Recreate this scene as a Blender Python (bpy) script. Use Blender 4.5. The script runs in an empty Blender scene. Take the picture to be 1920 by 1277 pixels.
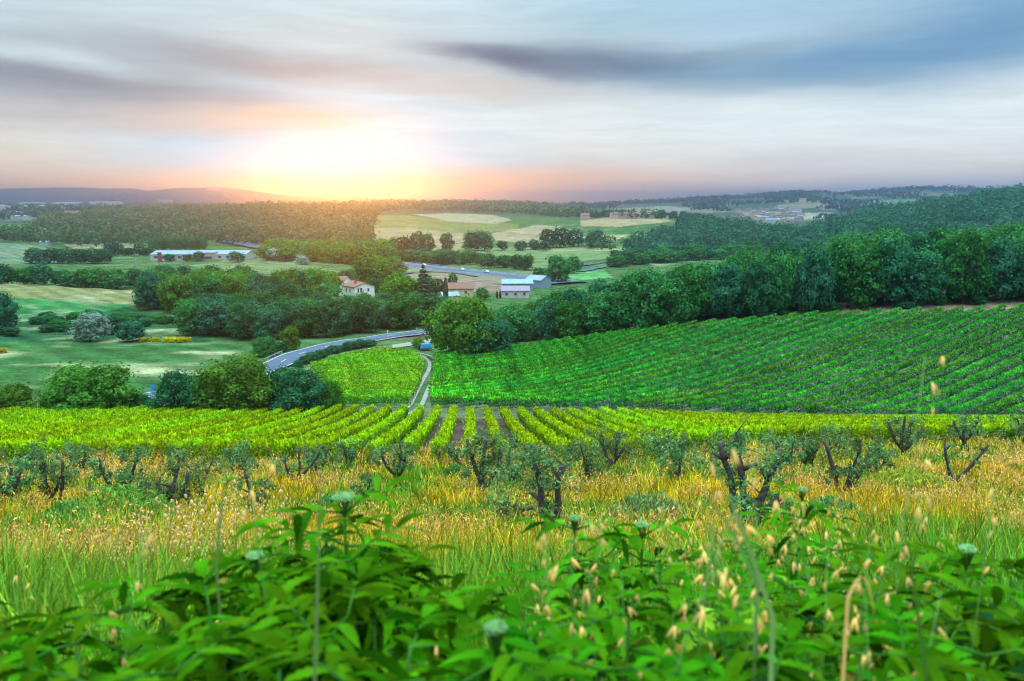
import bpy, math, random
import numpy as np
from mathutils import Vector

SC = bpy.context.scene
COL = SC.collection
R = math.radians
rng = np.random.default_rng(7)
random.seed(7)

# ------------------------------------------------------------------ camera
F = 1493.0                                  # focal length in pixels of the 1920 wide photograph
PITCH = math.atan((638.5 - 378.0) / F)
cam_d = bpy.data.cameras.new('camera')
cam = bpy.data.objects.new('camera', cam_d)
COL.objects.link(cam)
cam.location = (0, 0, 0)
cam.rotation_euler = (math.pi / 2 - PITCH, 0, 0)
cam_d.lens = F / 1920 * 36
cam_d.sensor_width = 36
cam_d.clip_start = 0.05
cam_d.clip_end = 60000
cam_d.dof.use_dof = True
cam_d.dof.focus_distance = 45
cam_d.dof.aperture_fstop = 3.4
SC.camera = cam

# ------------------------------------------------------------------ render settings, exposure
SC.view_settings.view_transform = 'Standard'
SC.view_settings.look = 'None'
SC.view_settings.gamma = 1
SC.view_settings.exposure = 0.0
SC.render.engine = 'CYCLES'
SC.cycles.use_denoising = True
SC.cycles.filter_width = 1.15
SC.cycles.max_bounces = 6
SC.cycles.diffuse_bounces = 2
SC.cycles.transmission_bounces = 4
SC.cycles.volume_bounces = 0
SC.cycles.transparent_max_bounces = 8
SC.cycles.caustics_reflective = False
SC.cycles.caustics_refractive = False


def lin(r, g, b):
    f = lambda c: (c / 255 / 12.92) if c / 255 <= 0.04045 else ((c / 255 + 0.055) / 1.055) ** 2.4
    return (f(r), f(g), f(b), 1)


def ray(u, v):
    """direction of the sight line through photo pixel u, v"""
    t = (638.5 - v) / F
    s = (u - 960) / F
    y = math.cos(PITCH) + t * math.sin(PITCH)
    z = -math.sin(PITCH) + t * math.cos(PITCH)
    return s, y, z


def azel(u, v):
    x, y, z = ray(u, v)
    return math.atan2(x, y), math.atan2(z, math.hypot(x, y))


SUN_AZ, SUN_EL = azel(640, 372)[0], R(2.0)

# ------------------------------------------------------------------ world
world = bpy.data.worlds.new('World')
SC.world = world
world.use_nodes = True
wt = world.node_tree
wt.nodes.clear()


def WN(kind, **kw):
    n = wt.nodes.new(kind)
    for k, v in kw.items():
        setattr(n, k, v)
    return n


def wmath(op, a, b=None, clamp=False):
    n = WN('ShaderNodeMath', operation=op, use_clamp=clamp)
    for i, q in enumerate((a, b)):
        if q is None:
            continue
        if isinstance(q, (int, float)):
            n.inputs[i].default_value = q
        else:
            wt.links.new(q, n.inputs[i])
    return n.outputs[0]


def wmix(fac, a, b):
    n = WN('ShaderNodeMix', data_type='RGBA')
    for sock, q in ((n.inputs[0], fac), (n.inputs[6], a), (n.inputs[7], b)):
        if isinstance(q, (int, float, tuple)):
            sock.default_value = q
        else:
            wt.links.new(q, sock)
    return n.outputs[2]


tc = WN('ShaderNodeTexCoord')
sep = WN('ShaderNodeSeparateXYZ')
wt.links.new(tc.outputs['Generated'], sep.inputs[0])
az_ = wmath('ARCTAN2', sep.outputs[0], sep.outputs[1])
el_ = wmath('ARCSINE', sep.outputs[2])
comb = WN('ShaderNodeCombineXYZ')
wt.links.new(az_, comb.inputs[0])
wt.links.new(el_, comb.inputs[1])
# wispy distortion, stretched along the horizon
mp = WN('ShaderNodeMapping')
mp.inputs['Scale'].default_value = (2.2, 9.0, 1)
mp.inputs['Rotation'].default_value = (0, 0, R(4))
wt.links.new(comb.outputs[0], mp.inputs[0])
nz = WN('ShaderNodeTexNoise')
nz.inputs['Scale'].default_value = 1.6
nz.inputs['Detail'].default_value = 6
nz.inputs['Roughness'].default_value = 0.55
wt.links.new(mp.outputs[0], nz.inputs['Vector'])
sub = WN('ShaderNodeVectorMath', operation='SUBTRACT')
wt.links.new(nz.outputs['Color'], sub.inputs[0])
sub.inputs[1].default_value = (0.5, 0.5, 0.5)
mul = WN('ShaderNodeVectorMath', operation='MULTIPLY')
wt.links.new(sub.outputs[0], mul.inputs[0])
mul.inputs[1].default_value = (0.20, 0.042, 0)
add = WN('ShaderNodeVectorMath', operation='ADD')
wt.links.new(comb.outputs[0], add.inputs[0])
wt.links.new(mul.outputs[0], add.inputs[1])
WARP = add.outputs[0]
PLAIN = comb.outputs[0]
sepw = WN('ShaderNodeSeparateXYZ')
wt.links.new(WARP, sepw.inputs[0])


def ramp(sock, stops):
    n = WN('ShaderNodeValToRGB')
    n.color_ramp.interpolation = 'B_SPLINE'
    cr = n.color_ramp
    while len(cr.elements) < len(stops):
        cr.elements.new(0.5)
    for e, (p, c) in zip(cr.elements, stops):
        e.position = p
        e.color = c
    wt.links.new(sock, n.inputs[0])
    return n.outputs[0]


def elp(v):      # ramp position of photo row v (0 at -2 deg, 1 at 24 deg)
    return (math.degrees(azel(960, v)[1]) + 2) / 26


elN = wmath('DIVIDE', wmath('ADD', el_, R(2)), R(26), clamp=True)
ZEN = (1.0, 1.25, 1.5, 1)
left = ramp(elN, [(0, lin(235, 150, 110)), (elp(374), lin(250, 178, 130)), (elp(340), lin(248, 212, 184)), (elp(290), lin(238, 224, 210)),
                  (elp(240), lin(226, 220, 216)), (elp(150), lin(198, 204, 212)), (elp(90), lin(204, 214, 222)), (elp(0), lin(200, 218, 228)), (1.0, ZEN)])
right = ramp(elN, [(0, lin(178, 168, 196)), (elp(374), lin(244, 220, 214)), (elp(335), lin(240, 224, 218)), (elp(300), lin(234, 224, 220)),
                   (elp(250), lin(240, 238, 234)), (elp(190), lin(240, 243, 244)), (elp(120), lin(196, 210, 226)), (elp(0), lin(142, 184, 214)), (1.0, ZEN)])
azf = WN('ShaderNodeMapRange', interpolation_type='SMOOTHSTEP')
wt.links.new(az_, azf.inputs[0])
azf.inputs[1].default_value = azel(650, 300)[0]
azf.inputs[2].default_value = azel(1380, 300)[0]
sky = wmix(azf.outputs[0], left, right)


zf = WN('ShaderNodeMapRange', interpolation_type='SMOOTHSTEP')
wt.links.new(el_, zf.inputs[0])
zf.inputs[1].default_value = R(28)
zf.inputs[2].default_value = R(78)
sky = wmix(zf.outputs[0], sky, (4.6, 5.9, 6.6, 1))  # unseen upper sky, brightened to light the land


def blob(u, v, ru, rv, color, amt, rot=0, warp=True, soft=0.0):
    """soft elliptical cloud bank / glow centred on a sky direction"""
    global sky
    a, e = azel(u, v)
    m = WN('ShaderNodeMapping', vector_type='TEXTURE')
    m.inputs['Location'].default_value = (a, e, 0)
    m.inputs['Rotation'].default_value = (0, 0, R(rot))
    m.inputs['Scale'].default_value = (ru / F, rv / F, 1)
    wt.links.new(WARP if warp else PLAIN, m.inputs[0])
    ln = WN('ShaderNodeVectorMath', operation='LENGTH')
    wt.links.new(m.outputs[0], ln.inputs[0])
    mr = WN('ShaderNodeMapRange', interpolation_type='SMOOTHSTEP')
    wt.links.new(ln.outputs['Value'], mr.inputs[0])
    mr.inputs[1].default_value = 1.0
    mr.inputs[2].default_value = soft
    mr.inputs[3].default_value = 0
    mr.inputs[4].default_value = amt
    sky = wmix(mr.outputs[0], sky, color)


# orange band beside the sun, white glow, then the cloud banks
blob(900, 352, 560, 62, lin(236, 160, 88), 0.8, 0, False)
blob(420, 366, 520, 46, lin(240, 160, 88), 0.7, 0, False)
blob(620, 250, 600, 190, (0.50, 0.79, 0.98, 1), 1.0, 0, False)
blob(630, 305, 470, 215, (0.18, 0.64, 0.98, 1), 0.95, 0, False)
blob(930, 356, 460, 52, (1.25, 0.60, 0.20, 1), 0.95, 0, False)
blob(1250, 350, 460, 46, (1.0, 0.68, 0.52, 1), 0.7, 0, False)
blob(360, 354, 420, 46, (1.2, 0.68, 0.32, 1), 0.85, 0, False)
blob(1450, 220, 1000, 85, lin(236, 240, 244), 1.0, 0)
blob(120, 150, 640, 80, lin(146, 150, 162), 1.0, -6)
blob(470, 112, 420, 50, lin(156, 160, 170), 0.95, -4)
blob(180, 215, 560, 46, lin(196, 184, 188), 0.7, 0)
blob(420, 226, 300, 34, lin(216, 200, 190), 0.8, 2)
blob(900, 165, 360, 40, lin(206, 196, 192), 0.7, -3)
blob(1180, 122, 500, 56, lin(104, 126, 150), 1.0, -3)
blob(960, 118, 240, 34, lin(96, 108, 136), 0.95, -8)
blob(1560, 112, 560, 70, lin(130, 164, 194), 1.0, 4)
blob(1880, 50, 420, 120, lin(104, 150, 192), 0.8, 12)
blob(1230, 30, 320, 34, lin(176, 206, 222), 0.5, 6)
blob(60, 98, 260, 24, lin(212, 224, 230), 0.8, -8)
blob(1780, 352, 620, 34, lin(205, 200, 214), 0.6, 2, False)
tintn = WN('ShaderNodeVectorMath', operation='MULTIPLY')
wt.links.new(sky, tintn.inputs[0])
tintn.inputs[1].default_value = (0.97, 1.035, 0.985)
sky = tintn.outputs[0]
# fine streaks over everything
st = WN('ShaderNodeMapping')
st.inputs['Scale'].default_value = (3.0, 34.0, 1)
st.inputs['Rotation'].default_value = (0, 0, R(-3))
wt.links.new(WARP, st.inputs[0])
sn = WN('ShaderNodeTexNoise')
sn.inputs['Scale'].default_value = 2.2
sn.inputs['Detail'].default_value = 7
sn.inputs['Roughness'].default_value = 0.62
wt.links.new(st.outputs[0], sn.inputs['Vector'])
sm = WN('ShaderNodeMapRange')
wt.links.new(sn.outputs[0], sm.inputs[0])
sm.inputs[1].default_value = 0.3
sm.inputs[2].default_value = 0.7
sm.inputs[3].default_value = 0.93
sm.inputs[4].default_value = 1.10
mm = WN('ShaderNodeVectorMath', operation='SCALE')
wt.links.new(sky, mm.inputs[0])
low = WN('ShaderNodeMapRange', interpolation_type='SMOOTHSTEP')
wt.links.new(el_, low.inputs[0])
low.inputs[1].default_value = R(-0.5)
low.inputs[2].default_value = R(8)
low.inputs[3].default_value = 1.28
low.inputs[4].default_value = 1.02
wt.links.new(wmath('MULTIPLY', sm.outputs[0], low.outputs[0]), mm.inputs['Scale'])
# physical sky underneath
nish = WN('ShaderNodeTexSky', sky_type='NISHITA')
nish.sun_disc = False
nish.sun_elevation = SUN_EL
nish.sun_rotation = SUN_AZ
nish.dust_density = 2.0
bg1 = WN('ShaderNodeBackground')
bg1.inputs[1].default_value = 0.003
wt.links.new(nish.outputs[0], bg1.inputs[0])
bg2 = WN('ShaderNodeBackground')
bg2.inputs[1].default_value = 1.0
wt.links.new(mm.outputs[0], bg2.inputs[0])
ads = WN('ShaderNodeAddShader')
wt.links.new(bg1.outputs[0], ads.inputs[0])
wt.links.new(bg2.outputs[0], ads.inputs[1])
wo = WN('ShaderNodeOutputWorld')
wt.links.new(ads.outputs[0], wo.inputs[0])
world.cycles.sampling_method = 'MANUAL'
world.cycles.sample_map_resolution = 512

# ------------------------------------------------------------------ sun
sd = Vector((math.sin(SUN_AZ) * math.cos(SUN_EL), math.cos(SUN_AZ) * math.cos(SUN_EL), math.sin(SUN_EL)))
sun_d = bpy.data.lights.new('sun', 'SUN')
sun_d.energy = 1.75
sun_d.angle = R(1.0)
sun_d.color = (1.0, 0.22, 0.012)
sun = bpy.data.objects.new('sun', sun_d)
COL.objects.link(sun)
sun.rotation_euler = (sd).to_track_quat('Z', 'Y').to_euler()
sun.location = (0, 0, 80)


# ================================================================== object helpers
def tag(o, label=None, cat=None, group=None, kind=None):
    if label: o['label'] = label
    if cat: o['category'] = cat
    if group: o['group'] = group
    if kind: o['kind'] = kind
    return o


def link(name, data, parent=None):
    o = bpy.data.objects.new(name, data)
    COL.objects.link(o)
    if parent is not None:
        o.parent = parent
    return o


def empty(name, loc=(0, 0, 0), rz=0.0):
    o = bpy.data.objects.new(name, None)
    COL.objects.link(o)
    o.empty_display_size = 0.3
    o.location = loc
    o.rotation_euler = (0, 0, rz)
    return o


def npmesh(name, verts, faces, mat=None, colors=None, smooth=False):
    """verts (N,3); faces (M,k) int array or list of such arrays; colors (N,3) per vertex"""
    me = bpy.data.meshes.new(name)
    verts = np.asarray(verts, np.float32)
    if not isinstance(faces, list):
        faces = [faces]
    faces = [np.asarray(f, np.int32) for f in faces if len(f)]
    me.vertices.add(len(verts))
    me.vertices.foreach_set('co', verts.ravel())
    idx = np.concatenate([f.ravel() for f in faces])
    tot = np.concatenate([np.full(len(f), f.shape[1], np.int32) for f in faces])
    start = np.concatenate([[0], np.cumsum(tot)[:-1]]).astype(np.int32)
    me.loops.add(len(idx))
    me.loops.foreach_set('vertex_index', idx)
    me.polygons.add(len(tot))
    me.polygons.foreach_set('loop_start', start)
    me.polygons.foreach_set('loop_total', tot)
    if smooth:
        me.polygons.foreach_set('use_smooth', np.ones(len(tot), bool))
    me.update(calc_edges=True)
    if colors is not None:
        ca = me.color_attributes.new('Col', 'FLOAT_COLOR', 'POINT')
        c4 = np.ones((len(verts), 4), np.float32)
        c4[:, :3] = colors
        ca.data.foreach_set('color', c4.ravel())
    if mat is not None:
        me.materials.append(mat)
    return me


class MB:
    """collects boxes, tubes and faces, builds them as one mesh"""
    def __init__(s):
        s.v, s.f = [], []

    def face(s, pts):
        n = len(s.v)
        s.v += [tuple(p) for p in pts]
        s.f.append(list(range(n, n + len(pts))))

    def box(s, cx, cy, cz, sx, sy, sz, rz=0.0, taper=1.0):
        n = len(s.v)
        c, q = math.cos(rz), math.sin(rz)
        for dz in (-1, 1):
            k = taper if dz > 0 else 1
            for dx, dy in ((-1, -1), (1, -1), (1, 1), (-1, 1)):
                x, y = dx * sx / 2 * k, dy * sy / 2 * k
                s.v.append((cx + x * c - y * q, cy + x * q + y * c, cz + dz * sz / 2))
        for f in ((3, 2, 1, 0), (4, 5, 6, 7), (0, 1, 5, 4), (1, 2, 6, 5), (2, 3, 7, 6), (3, 0, 4, 7)):
            s.f.append([n + i for i in f])

    def tube(s, pts, radii, sides=6, cap=True):
        pts = [Vector(p) for p in pts]
        if isinstance(radii, (int, float)):
            radii = [radii] * len(pts)
        n0 = len(s.v)
        for i, p in enumerate(pts):
            d = (pts[min(i + 1, len(pts) - 1)] - pts[max(i - 1, 0)]).normalized()
            a = d.cross(Vector((0.31, 0.17, 0.93)) if abs(d.z) < 0.93 else Vector((1, 0.1, 0))).normalized()
            b = d.cross(a)
            for k in range(sides):
                t = 2 * math.pi * k / sides
                s.v.append(tuple(p + (a * math.cos(t) + b * math.sin(t)) * radii[i]))
        for i in range(len(pts) - 1):
            for k in range(sides):
                k2 = (k + 1) % sides
                a0 = n0 + i * sides
                s.f.append([a0 + k, a0 + k2, a0 + sides + k2, a0 + sides + k])
        if cap:
            s.f.append([n0 + k for k in range(sides)][::-1])
            s.f.append([n0 + (len(pts) - 1) * sides + k for k in range(sides)])

    def mesh(s, name, mat, smooth=False):
        me = bpy.data.meshes.new(name)
        me.from_pydata(s.v, [], s.f)
        if smooth:
            me.polygons.foreach_set('use_smooth', np.ones(len(me.polygons), bool))
        me.materials.append(mat)
        me.update()
        return me

    def build(s, name, mat, parent=None, smooth=False):
        return link(name, s.mesh(name, mat, smooth), parent)


# ================================================================== materials
def newmat(name):
    m = bpy.data.materials.new(name)
    m.use_nodes = True
    m.node_tree.nodes.clear()
    return m


def nodes_of(m):
    t = m.node_tree
    def N(kind, **kw):
        n = t.nodes.new(kind)
        for k, v in kw.items():
            setattr(n, k, v)
        return n
    def L(a, b):
        t.links.new(a, b)
    return N, L


def leaf_mat(name, col, trans=0.45, var=0.35, huevar=0.04, attr=False, gloss=0.0, tcol=None, rough=0.45, clump=0.6, camt=0.5, huei=0.012):
    """two-sided leaf: diffuse + translucent + faint gloss, varies from leaf to leaf and plant to plant"""
    m = newmat(name)
    N, L = nodes_of(m)
    oi = N('ShaderNodeObjectInfo')
    geo = N('ShaderNodeNewGeometry')
    if attr:
        at_ = N('ShaderNodeAttribute', attribute_name='Col')
        base = at_.outputs['Color']
    else:
        rgb = N('ShaderNodeRGB')
        rgb.outputs[0].default_value = (*col, 1)
        base = rgb.outputs[0]
    # per leaf value, per plant hue
    mr = N('ShaderNodeMapRange')
    L(geo.outputs['Random Per Island'], mr.inputs[0])
    mr.inputs[3].default_value = 1 - var
    mr.inputs[4].default_value = 1 + var
    mh = N('ShaderNodeMapRange')
    L(oi.outputs['Random'], mh.inputs[0])
    mh.inputs[3].default_value = 0.5 - huevar
    mh.inputs[4].default_value = 0.5 + huevar
    mv = N('ShaderNodeMath', operation='MULTIPLY')
    mr2 = N('ShaderNodeMapRange')
    L(oi.outputs['Random'], mr2.inputs[0])
    mr2.inputs[3].default_value = 0.8
    mr2.inputs[4].default_value = 1.2
    L(mr.outputs[0], mv.inputs[0])
    L(mr2.outputs[0], mv.inputs[1])
    tcn = N('ShaderNodeTexCoord')
    cn = N('ShaderNodeTexNoise')
    cn.inputs['Scale'].default_value = clump
    cn.inputs['Detail'].default_value = 2
    L(tcn.outputs['Object'], cn.inputs['Vector'])
    cm = N('ShaderNodeMapRange')
    L(cn.outputs[0], cm.inputs[0])
    cm.inputs[1].default_value = 0.32
    cm.inputs[2].default_value = 0.68
    cm.inputs[3].default_value = 1 - camt
    cm.inputs[4].default_value = 1 + camt
    mv2 = N('ShaderNodeMath', operation='MULTIPLY')
    L(mv.outputs[0], mv2.inputs[0])
    L(cm.outputs[0], mv2.inputs[1])
    mv = mv2
    hi = N('ShaderNodeMapRange')
    wn = N('ShaderNodeTexWhiteNoise', noise_dimensions='1D')
    L(geo.outputs['Random Per Island'], wn.inputs['W'])
    L(wn.outputs[0], hi.inputs[0])
    hi.inputs[3].default_value = -huei
    hi.inputs[4].default_value = huei
    ha = N('ShaderNodeMath', operation='ADD')
    L(mh.outputs[0], ha.inputs[0])
    L(hi.outputs[0], ha.inputs[1])
    mh = ha
    hs = N('ShaderNodeHueSaturation')
    L(base, hs.inputs['Color'])
    L(mh.outputs[0], hs.inputs['Hue'])
    L(mv.outputs[0], hs.inputs['Value'])
    di = N('ShaderNodeBsdfDiffuse')
    L(hs.outputs[0], di.inputs[0])
    tr = N('ShaderNodeBsdfTranslucent')
    if tcol:
        tm = N('ShaderNodeMix', data_type='RGBA', blend_type='MULTIPLY')
        tm.inputs[0].default_value = 1
        L(hs.outputs[0], tm.inputs[6])
        tm.inputs[7].default_value = (*tcol, 1)
        L(tm.outputs[2], tr.inputs[0])
    else:
        L(hs.outputs[0], tr.inputs[0])
    mx = N('ShaderNodeMixShader')
    mx.inputs[0].default_value = trans
    L(di.outputs[0], mx.inputs[1])
    L(tr.outputs[0], mx.inputs[2])
    out = N('ShaderNodeOutputMaterial')
    if gloss:
        gl = N('ShaderNodeBsdfGlossy')
        gl.inputs['Roughness'].default_value = rough
        gl.inputs[0].default_value = (1, 1, 1, 1)
        m2 = N('ShaderNodeMixShader')
        m2.inputs[0].default_value = gloss
        L(mx.outputs[0], m2.inputs[1])
        L(gl.outputs[0], m2.inputs[2])
        L(m2.outputs[0], out.inputs[0])
    else:
        L(mx.outputs[0], out.inputs[0])
    return m


def surf_mat(name, col, col2=None, scale=3.0, rough=0.85, detail=5, metal=0.0, bump=0.0, sy=1.0):
    m = newmat(name)
    N, L = nodes_of(m)
    tcn = N('ShaderNodeTexCoord')
    mp_ = N('ShaderNodeMapping')
    mp_.inputs['Scale'].default_value = (1, sy, 1)
    L(tcn.outputs['Object'], mp_.inputs[0])
    nz_ = N('ShaderNodeTexNoise')
    nz_.inputs['Scale'].default_value = scale
    nz_.inputs['Detail'].default_value = detail
    L(mp_.outputs[0], nz_.inputs['Vector'])
    mx = N('ShaderNodeMix', data_type='RGBA')
    mr = N('ShaderNodeMapRange')
    L(nz_.outputs[0], mr.inputs[0])
    mr.inputs[1].default_value = 0.35
    mr.inputs[2].default_value = 0.65
    L(mr.outputs[0], mx.inputs[0])
    mx.inputs[6].default_value = (*col, 1)
    mx.inputs[7].default_value = (*(col2 or tuple(c * 0.75 for c in col)), 1)
    p = N('ShaderNodeBsdfPrincipled')
    L(mx.outputs[2], p.inputs['Base Color'])
    p.inputs['Roughness'].default_value = rough
    p.inputs['Metallic'].default_value = metal
    if bump:
        b = N('ShaderNodeBump')
        b.inputs['Strength'].default_value = bump
        L(nz_.outputs[0], b.inputs['Height'])
        L(b.outputs[0], p.inputs['Normal'])
    o = N('ShaderNodeOutputMaterial')
    L(p.outputs[0], o.inputs[0])
    return m


M = {}
M['bark'] = surf_mat('bark', (0.10, 0.075, 0.06), (0.05, 0.04, 0.035), 6, 0.95)
M['olive_bark'] = surf_mat('olive_bark', (0.085, 0.07, 0.075), (0.03, 0.024, 0.03), 14, 0.95, bump=0.6)
M['oak_leaf'] = leaf_mat('oak_leaf', (0.035, 0.18, 0.05), 0.35, 0.5, 0.015, tcol=(1.9, 1.3, .5))
M['oak_leaf_dark'] = leaf_mat('oak_leaf_dark', (0.025, 0.125, 0.055), 0.3, 0.45, 0.03, tcol=(1.6, 1.3, .5))
M['light_leaf'] = leaf_mat('light_leaf', (0.075, 0.21, 0.03), 0.45, 0.45, 0.02, tcol=(1.5, 1.2, .5))
M['far_leaf'] = leaf_mat('far_leaf', (0.06, 0.13, 0.055), 0.3, 0.25, 0.0, attr=True, clump=0.03, camt=0.3)
M['silver_leaf'] = leaf_mat('silver_leaf', (0.22, 0.34, 0.28), 0.3, 0.3, 0.02)
M['olive_leaf'] = leaf_mat('olive_leaf', (0.12, 0.24, 0.085), 0.35, 0.6, 0.02, clump=1.6)
M['pine_leaf'] = leaf_mat('pine_leaf', (0.055, 0.10, 0.06), 0.2, 0.4, 0.02)
M['yellow_leaf'] = leaf_mat('yellow_leaf', (0.42, 0.38, 0.02), 0.4, 0.3, 0.02)
M['vine_near'] = leaf_mat('vine_near', (0.30, 0.42, 0.012), 0.45, 0.5, 0.02, attr=True, tcol=(1.3, 1.15, 0.5), clump=1.1)
M['vine_far'] = leaf_mat('vine_far', (0.06, 0.36, 0.035), 0.4, 0.5, 0.02, attr=True, tcol=(1.3, 1.2, 0.6), clump=1.1)
M['post'] = surf_mat('post', (0.22, 0.19, 0.16), (0.12, 0.1, 0.09), 8)
M['metal'] = surf_mat('metal', (0.55, 0.58, 0.62), (0.4, 0.42, 0.46), 6, 0.4, metal=0.6)
M['white_wall'] = surf_mat('white_wall', (0.52, 0.53, 0.55), (0.42, 0.43, 0.45), 0.8)
M['bright_wall'] = surf_mat('bright_wall', (0.82, 0.83, 0.84), (0.70, 0.70, 0.70), 0.8)
M['cream_wall'] = surf_mat('cream_wall', (0.62, 0.50, 0.34), (0.5, 0.4, 0.26), 0.8)
M['pink_wall'] = surf_mat('pink_wall', (0.55, 0.38, 0.36), (0.45, 0.3, 0.3), 0.8)
M['tile'] = surf_mat('tile', (0.26, 0.12, 0.09), (0.16, 0.08, 0.065), 2.2, sy=4)
M['dull_tile'] = surf_mat('dull_tile', (0.20, 0.13, 0.12), (0.14, 0.10, 0.10), 0.4)
M['town_wall'] = surf_mat('town_wall', (0.42, 0.38, 0.36), (0.34, 0.31, 0.3), 0.2)
M['blue_sheet'] = surf_mat('blue_sheet', (0.20, 0.36, 0.66), (0.14, 0.27, 0.55), 0.5, 0.5)
M['pale_sheet'] = surf_mat('pale_sheet', (0.22, 0.32, 0.44), (0.17, 0.26, 0.37), 0.2, 0.8)
M['red'] = surf_mat('red', (0.30, 0.06, 0.07), (0.22, 0.05, 0.06), 2)
M['glass'] = surf_mat('glass', (0.06, 0.09, 0.14), (0.04, 0.06, 0.1), 2, 0.15)
M['shutter'] = surf_mat('shutter', (0.10, 0.12, 0.16), (0.07, 0.08, 0.1), 4)
M['tarp'] = surf_mat('tarp', (0.03, 0.30, 0.75), (0.02, 0.22, 0.6), 3, 0.5)
M['car_white'] = surf_mat('car_white', (0.75, 0.77, 0.8), (0.7, 0.72, 0.75), 1, 0.3)
M['rubber'] = surf_mat('rubber', (0.02, 0.02, 0.02), (0.03, 0.03, 0.03), 4)
M['asphalt'] = surf_mat('asphalt', (0.065, 0.105, 0.175), (0.045, 0.075, 0.13), 0.6, 1.0)
M['line'] = surf_mat('line', (0.7, 0.72, 0.75), (0.6, 0.6, 0.6), 3)
M['dirt'] = surf_mat('dirt', (0.30, 0.28, 0.25), (0.18, 0.17, 0.14), 1.2)

# ================================================================== terrain
def kv(v):
    t = (638.5 - v) / F
    return math.tan(PITCH - math.atan(t))


near = [(0, -1.7), (2, -2.1), (5, -3.3), (10, -5.4), (21, -9.3), (35, -13.6), (50, -17.5), (62, -20.5), (85, -25.5), (108, -30)]
nearR = [(0, -1.7), (2, -2.1), (5, -3.3), (10, -5.4), (21, -9.2), (35, -13.1), (50, -16.9), (62, -19.6), (85, -25.3), (108, -31)]
far = [(3000, -48), (9000, -60)]
TAB = {
    -600: near + [(118, -31.2), (130, -32), (160, -33.6), (220, -38), (280, -36), (340, -32), (420, -42), (600, -44), (900, -38), (1300, -40), (2000, -44)] + far,
    0: near + [(118, -31.2), (130, -32), (160, -33.6), (220, -38.5), (250, -38.6), (280, -37.8), (345, 532), (420, -42), (500, -44), (600, -44.5), (700, 466), (800, 454), (900, -42), (1300, -42), (2000, -44)] + far,
    250: near + [(118, -31.2), (130, -32), (160, -33.8), (220, -38.5), (280, -39.6), (345, 548), (400, -42), (600, -44.5), (800, -44.5), (900, -43.5), (1300, 415), (1600, 405), (2200, -46)] + far,
    500: near + [(118, -31.2), (130, -32), (165, -34.7), (215, -37.6), (280, -40), (340, -41.5), (450, -43), (560, -43), (700, -44), (800, -44), (850, -44), (1100, 412), (1500, 394), (2200, -35)] + far,
    640: near + [(118, -31.3), (178, -33.6), (200, -35), (215, -37), (280, -40.5), (340, -41.3), (500, -43.5), (700, -44.5), (760, -45.5), (1000, 428), (1400, 395), (2200, -30)] + far,
    820: near + [(118, -31.4), (122, -32), (170, 672), (190, -34.5), (215, 622), (300, -41), (400, -43.5), (750, -45), (850, 455), (1000, 435), (1200, 418), (1500, 404), (1800, 397), (2500, -45)] + far,
    1000: near + [(118, -32), (122, 768), (182, 655), (215, 636), (280, -42), (400, -44), (700, -44.5), (800, 460), (900, 445), (1050, 425), (1250, 412), (1600, 402), (2500, -45)] + far,
    1200: near + [(118, -32.5), (122, 773), (172, 622), (215, 598), (280, -40), (400, -44), (700, -44), (850, 450), (1000, 420), (1150, 406), (1400, -30)] + far,
    1400: nearR + [(116, -33), (122, 778), (170, 602), (215, 570), (280, -36), (400, -43), (600, -43.5), (700, 465), (850, 438), (1000, 424), (1200, -34), (1800, -48)] + far,
    1500: nearR + [(116, -33), (121, 782), (170, 594), (215, 556), (300, -36), (450, -42), (600, 480), (800, 456), (900, -40), (1200, -46), (1800, -48)] + far,
    1600: nearR + [(116, -33.2), (120, 786), (170, 588), (215, 542), (300, -30), (450, -38), (600, 470), (800, 430), (950, 413), (1200, -35), (2000, -48)] + far,
    1750: nearR + [(116, -33.6), (119, 791), (169, 582), (215, 533), (300, -26), (450, -34), (600, 460), (800, 408), (1000, 385), (1300, -20), (2000, -45)] + far,
    1920: nearR + [(114, -33.6), (118, 796), (168, 577), (215, 530), (300, -24), (450, -30), (600, 440), (800, 388), (1000, 360), (1300, 0), (2000, -40)] + far,
    2600: nearR + [(114, -33.6), (118, 800), (168, 570), (215, 525), (300, -20), (450, -22), (600, 430), (800, 366), (1000, 322), (1300, 10), (2000, -40)] + far,
}
NLY = 900
LY0, LY1 = math.log(0.3), math.log(9500)
lys = np.linspace(LY0, LY1, NLY)
ys = np.exp(lys)
tu = sorted(TAB)
cols = []
for u in tu:
    kn = TAB[u]
    Y = np.array([k[0] for k in kn], float)
    Z = np.array([k[1] if k[1] < 300 else -k[0] * kv(k[1]) for k in kn], float)
    cols.append(np.interp(ys, Y, Z))
cols = np.array(cols)
NS = 500
s_of_u = lambda u: (u - 960) / F / 1.0
S0, S1 = s_of_u(-600) * 1.02, s_of_u(2600) * 1.02
ss = np.linspace(S0, S1, NS)
ku = np.array([s_of_u(u) for u in tu])
# monotone-ish smooth interpolation across columns
G = np.empty((NS, NLY))
for j in range(NLY):
    G[:, j] = np.interp(ss, ku, cols[:, j])


def blur(a, axis, sig):
    n = int(sig * 3) + 1
    k = np.exp(-0.5 * (np.arange(-n, n + 1) / sig) ** 2)
    k /= k.sum()
    pad = [(0, 0), (0, 0)]
    pad[axis] = (n, n)
    ap = np.pad(a, pad, mode='edge')
    return np.apply_along_axis(lambda r: np.convolve(r, k, mode='valid'), axis, ap)


G = blur(G, 0, 9)
G = blur(G, 1, 4)
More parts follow.
